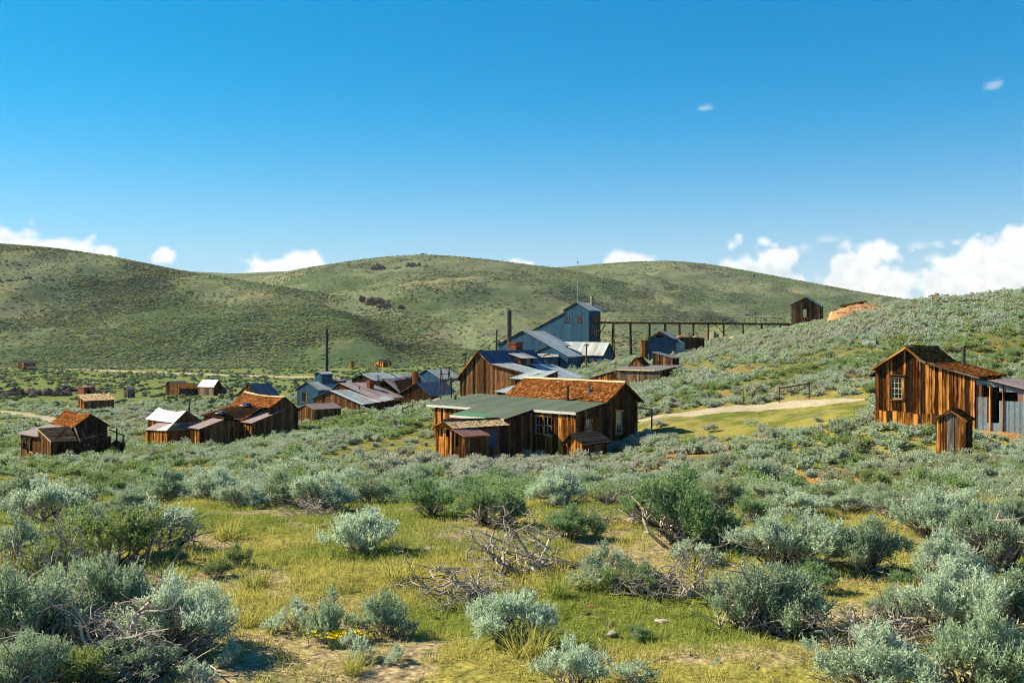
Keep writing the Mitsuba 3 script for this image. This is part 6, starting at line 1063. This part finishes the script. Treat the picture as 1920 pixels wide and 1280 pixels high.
for key, px, py, w, h_, n, lb in [(O1, 710, 502, 18, 20, 7, 'largest dark rock outcrop high on the domed central hill'), (O1, 775, 499, 24, 13, 8, 'broken line of dark rocks right of the largest outcrop on the central hill'), (O1, 748, 504, 14, 7, 4, 'low dark rocks just right below the largest outcrop'), (O1, 802, 500, 8, 7, 3, 'dark rock at the right end of the broken rock line'), (O1, 795, 478, 12, 7, 4, 'dark rocks on the very top of the central hill'), (O1, 842, 534, 8, 6, 3, 'lone dark rock midway down the central hill'), (O1, 900, 545, 5, 4, 2, 'small dark rock right of the lone one on the central hill'), (O1, 812, 524, 18, 4, 4, 'faint streak of small rocks in the middle of the central hill'),
    (O0, 680, 560, 18, 14, 8, 'dark crags on the upper shoulder of the left hill ridge'), (O0, 700, 568, 30, 20, 13, 'biggest dark crags along the left hill ridge'), (O0, 722, 576, 22, 17, 9, 'dark crags descending below the biggest ones'), (O0, 746, 580, 16, 12, 7, 'last dark crags at the right end of the ridge'), (O0, 737, 611, 7, 6, 2, 'pale boulder on the right flank of the left hill'), (O0, 752, 616, 6, 6, 2, 'light boulder just right of the pale one'), (O0, 621, 611, 22, 5, 5, 'thin line of dark rocks on the flank above the thin smokestack'), (O0, 281, 563, 14, 6, 4, 'small dark rocks in the middle of the left hill'), (O0, 14, 527, 24, 8, 5, 'dark rocks high on the left hill by the frame edge'), (O0, 58, 525, 14, 7, 3, 'second group of dark rocks high on the left hill'), (O0, 495, 528, 10, 4, 3, 'dark rocks on the skyline shoulder of the left hill'), (O0, 268, 615, 24, 6, 5, 'scattered dark rocks low on the left hill'),
    (O2, 1243, 532, 16, 9, 5, 'dark shadowed rocks on the upper slope of the right hill'), (O2, 1258, 538, 16, 8, 4, 'dark rocks below the upper group on the right hill'), (O2, 1335, 512, 24, 7, 6, 'row of dark rocks near the crest of the right hill'), (O2, 1408, 517, 20, 7, 5, 'dark rocks at the right end of the crest row'), (O2, 1300, 498, 16, 4, 4, 'low rocks on the crest of the right hill'), (O2, 1405, 592, 30, 10, 7, 'long dark rocks just above the right part of the trestle'), (O2, 1443, 600, 22, 7, 5, 'dark rocks above the trestle near the hoist cabin')]: outcrop(key, px, py, w, h_, n, lb)
outcrop(at(1755, 560, 222), 1755, 558, 34, 17, 9, 'dark reddish crag on the skyline above the right slope', 3); outcrop(at(1868, 548, 205), 0, 0, 14, 6, 3, 'small dark rock on the skyline at the far right', 0)
# ledge of dark rock in the valley
k = new('rock_ledge'); lab(k, 'dark rock ledge across the valley floor at the far left', 'rock ledge')
for i in range(70):
    px = rr.uniform(-30, 215); g = onground(px, 742 - 8 * (px > 120), 60); h_ = 2.3 * min(1, max(.25, (225 - px) / 120)) * rr.uniform(.5, 1.0); v, f, uv = rock_mesh(rr, rr.uniform(.9, 2.2), 1.5, h_ * .62, 20, 0); put(f'{k}__boulder', (v + g + [0, rr.uniform(0, 3.0), h_ * .35], f, uv), 'stone_mat')
k = new('stone_hut'); lab(k, 'little grey stone hut with a pale door right of the rock ledge', 'hut'); s = Site(232, 737, 240)
wall(f'{k}__wall', s, (0, 0), (2.2, 0), [(0, 1.0), (1.1, 1.5), (2.2, 1.0)], style='plain', pal=1, zb=-1.5, openings=[(.8, 1.3, -.3, .75)]); wall(f'{k}__wall', s, (2.2, 0), (2.2, 1.8), [(0, 1), (1.8, 1)], style='plain', pal=1, zb=-1.5); put(f'{k}__door', MB().bar(s(1.05, -.02, -.3), s(1.05, -.02, .7), .4, .05, uid(4)).get(), 'timber')
roof(f'{k}__roof', s, [(2.4, -.2, .95), (2.4, 2, .95), (1.1, 2, 1.6), (1.1, -.2, 1.6)], 'plain', 7); roof(f'{k}__roof', s, [(-.2, 2, .95), (-.2, -.2, .95), (1.08, -.2, 1.6), (1.08, 2, 1.6)], 'plain', 7)
# spoil heaps and hut on the skyline
def heap(px, py, d, rx, ry, hz, label, n=420):
    c = at(px, py, d); k = new('spoil_heap'); lab(k, label, 'spoil heap'); a, q = np.meshgrid(np.linspace(0, 2 * np.pi, 49)[:-1], np.linspace(0, 1, 14), indexing='ij'); X, Y = rx * q * np.cos(a), ry * q * np.sin(a)
    Z = hz * (1 - q ** 1.6) + (meshkit.fbm(np.stack([X * 1.1, Y * 1.1, X * 0], -1), 3, 3) - .5) * .5 - 1.2 * (q > .99); v = np.stack([X, Y, Z], -1) + c; i, j = np.meshgrid(np.arange(48), np.arange(13), indexing='ij'); i2 = (i + 1) % 48
    f = np.stack([i * 14 + j, i * 14 + j + 1, i2 * 14 + j + 1, i2 * 14 + j], -1).reshape(-1, 4); put(f'{k}__mound', (v.reshape(-1, 3), np.vstack([f[:, [0, 1, 2]], f[:, [0, 2, 3]]]), np.broadcast_to([2.5, 0.0], (48 * 14, 2))), 'stone_mat', smooth=True)
    m = MB()
    for t in range(n): a_, q_ = rr.uniform(0, 6.28), math.sqrt(rr.random()); z = hz * (1 - q_ ** 1.6); v, f, uv = rock_mesh(rr, rr.uniform(.07, .26), .15, rr.uniform(.06, .16), 10, 2); m.add(v + c + [rx * q_ * math.cos(a_), ry * q_ * math.sin(a_), z], f, uv)
    kk = put(f'{k}__rubble', m.get(), 'stone_mat'); lab(kk, kind='stuff')
heap(1622, 588, 166, 6.2, 4.0, 1.6, 'large heap of orange mine spoil on the skyline'); heap(1712, 578, 172, 3.0, 2.0, .6, 'low patch of orange mine spoil right of the large heap', 60)
s = Site(1571, 584, 170, 10); k = new('dugout'); lab(k, 'broken orange board dugout behind the large spoil heap', 'dugout'); wall(f'{k}__wall', s, (.6, 0), (4.2, 0), [(0, .8), (3.6, 1.55)], pal=0, bw=.4, zb=-1); board(f'{k}__beam', s, (.4, -.1, .9), (4.6, -.1, 1.68), .2, .14, 6); board(f'{k}__brace', s, (1.0, -.15, .75), (1.7, -.15, -.1), .12, .1, 1)
for z in (-.35, -.05, .25): board(f'{k}__log', s, (-.6, -.1, z), (.7, -.1, z + .05), .22, .22, 5)
roof(f'{k}__roof', s, [(.3, -.3, .92), (4.8, -.3, 1.72), (4.8, 2, 1.9), (.3, 2, 1.1)], 'board', 6)
# ruined timbers on the hillside
def scrap(name, label, pts, pal, w=.3, t=.12, cat='timber', lift=.25):
    k = new(name); m = MB()
    for (x0, y0, x1, y1) in pts: a, b = onground(x0, y0, 60), onground(x1, y1, 60); m.bar(a + [0, 0, lift], b + [0, 0, lift], w, t, uid(pal))
    v, f, uv = m.get(); scene[k] = mikit.ply((v, f), 'timber', uv=uv); lab(k, label, cat)
scrap('fallen_beam', 'long dark fallen beam lying on the slope below the hoist cabin', [(1437, 640, 1478, 627)], 5, .8, .5, 'beam', .5); scrap('fallen_log', 'pale fallen log near the foot of the hoist cabin', [(1484, 626, 1502, 624)], 1, .35, .3, 'log', .5); scrap('fallen_log', 'bleached log on the slope below the right end of the trestle', [(1368, 638, 1388, 636)], 4, .25, .2, 'log', .5)
for px, py, d_, w, h_, pal, lb in [(1495, 664, 112, 2.0, .42, 1, 'fallen brownish sheet of roofing half sunk in the hillside sagebrush'), (1616, 650, 100, 1.5, .55, 0, 'bent pale metal sheet lying on the slope above the right cabin')]:
    g = onground(px, py, 60); k = new('roofing_sheet'); m = MB(); s = Site(0, 0, 1, 20); s.o = g
    m.hexa([s(0, 0, .1), s(w, 0, .1), s(w, 1.0, h_ + .1), s(0, 1.0, h_ + .1)], [s(0, 0, .16), s(w, 0, .16), s(w, 1.0, h_ + .16), s(0, 1.0, h_ + .16)], uid(pal)); m.hexa([s(w, .05, .05), s(w + .7, .3, -.1), s(w + .7, 1.0, .2), s(w, .95, h_ + .1)], [s(w, .05, .1), s(w + .7, .3, -.05), s(w + .7, 1.0, .25), s(w, .95, h_ + .15)], uid(6)); v, f, uv = m.get(); scene[k] = mikit.ply((v, f), 'metal', uv=uv); lab(k, lb, 'metal sheet')
# small things
g = onground(741, 806, 40); k = new('warning_sign'); lab(k, 'tiny white and orange warning sign in the sagebrush left of the house', 'sign'); put(f'{k}__post', MB().bar(g - [0, 0, .3], g + [0, 0, .55], .05, .05, uid(6)).get(), 'timber'); put(f'{k}__panel', MB().bar(g + [0, -.04, .45], g + [0, -.04, 1.0], .5, .03, up=(0, 1, 0)).get(), 'white_paint'); put(f'{k}__symbol', MB().bar(g + [0, -.07, .58], g + [0, -.07, .88], .3, .02, up=(0, 1, 0)).get(), 'red_paint')
g = onground(1268, 900, 30); k = new('marker_box'); lab(k, 'little blue grey marker box on bare grass below the green roofed house', 'box'); v, f, uv = MB().box(g + [0, 0, .12], [.12, 0, 0], [0, .1, 0], [0, 0, .16], 450).get(); scene[k] = mikit.ply((v, f), 'metal', uv=uv)
def flowers(cx, base, wpx, hpx, n, label):
    g = onground(cx, base, 3); w = wpx / F * g[1]; k = new('yellow_flower_clump'); lab(k, label, 'flowers'); m = MB(); st = []; st2 = MB()
    for i in range(n):
        p = g + np.array([rr.normal() * w / 3.2, rr.uniform(0, w * .7), 0]); p[2] = float(H(p[0], p[1])); tpz = p + np.array([rr.normal() * .02, rr.normal() * .02, hpx / F * g[1] * rr.uniform(.6, 1.0)]); st2.tube([p, tpz], [.003, .002], 3, 9500 + i % 300, cap=False)
        a = np.linspace(0, 2 * np.pi, 7)[:-1] + rr.random(); r_ = .017; D = np.stack([np.cos(a), np.sin(a), .25 + 0 * a], 1); fl = leaves(np.repeat(tpz[None], 6, 0), D, r_ * 1.2, r_, rr, .5); m.add(*fl)
    lab(put(f'{k}__stems', st2.get(), 'leaf_green'), kind='stuff'); lab(put(f'{k}__blooms', m.get(), 'petal'), kind='stuff')
flowers(640, 1216, 56, 30, 110, 'bright yellow flowers among small silvery sagebrush'); flowers(212, 1283, 40, 22, 50, 'yellow flowers at the bottom edge on the left')
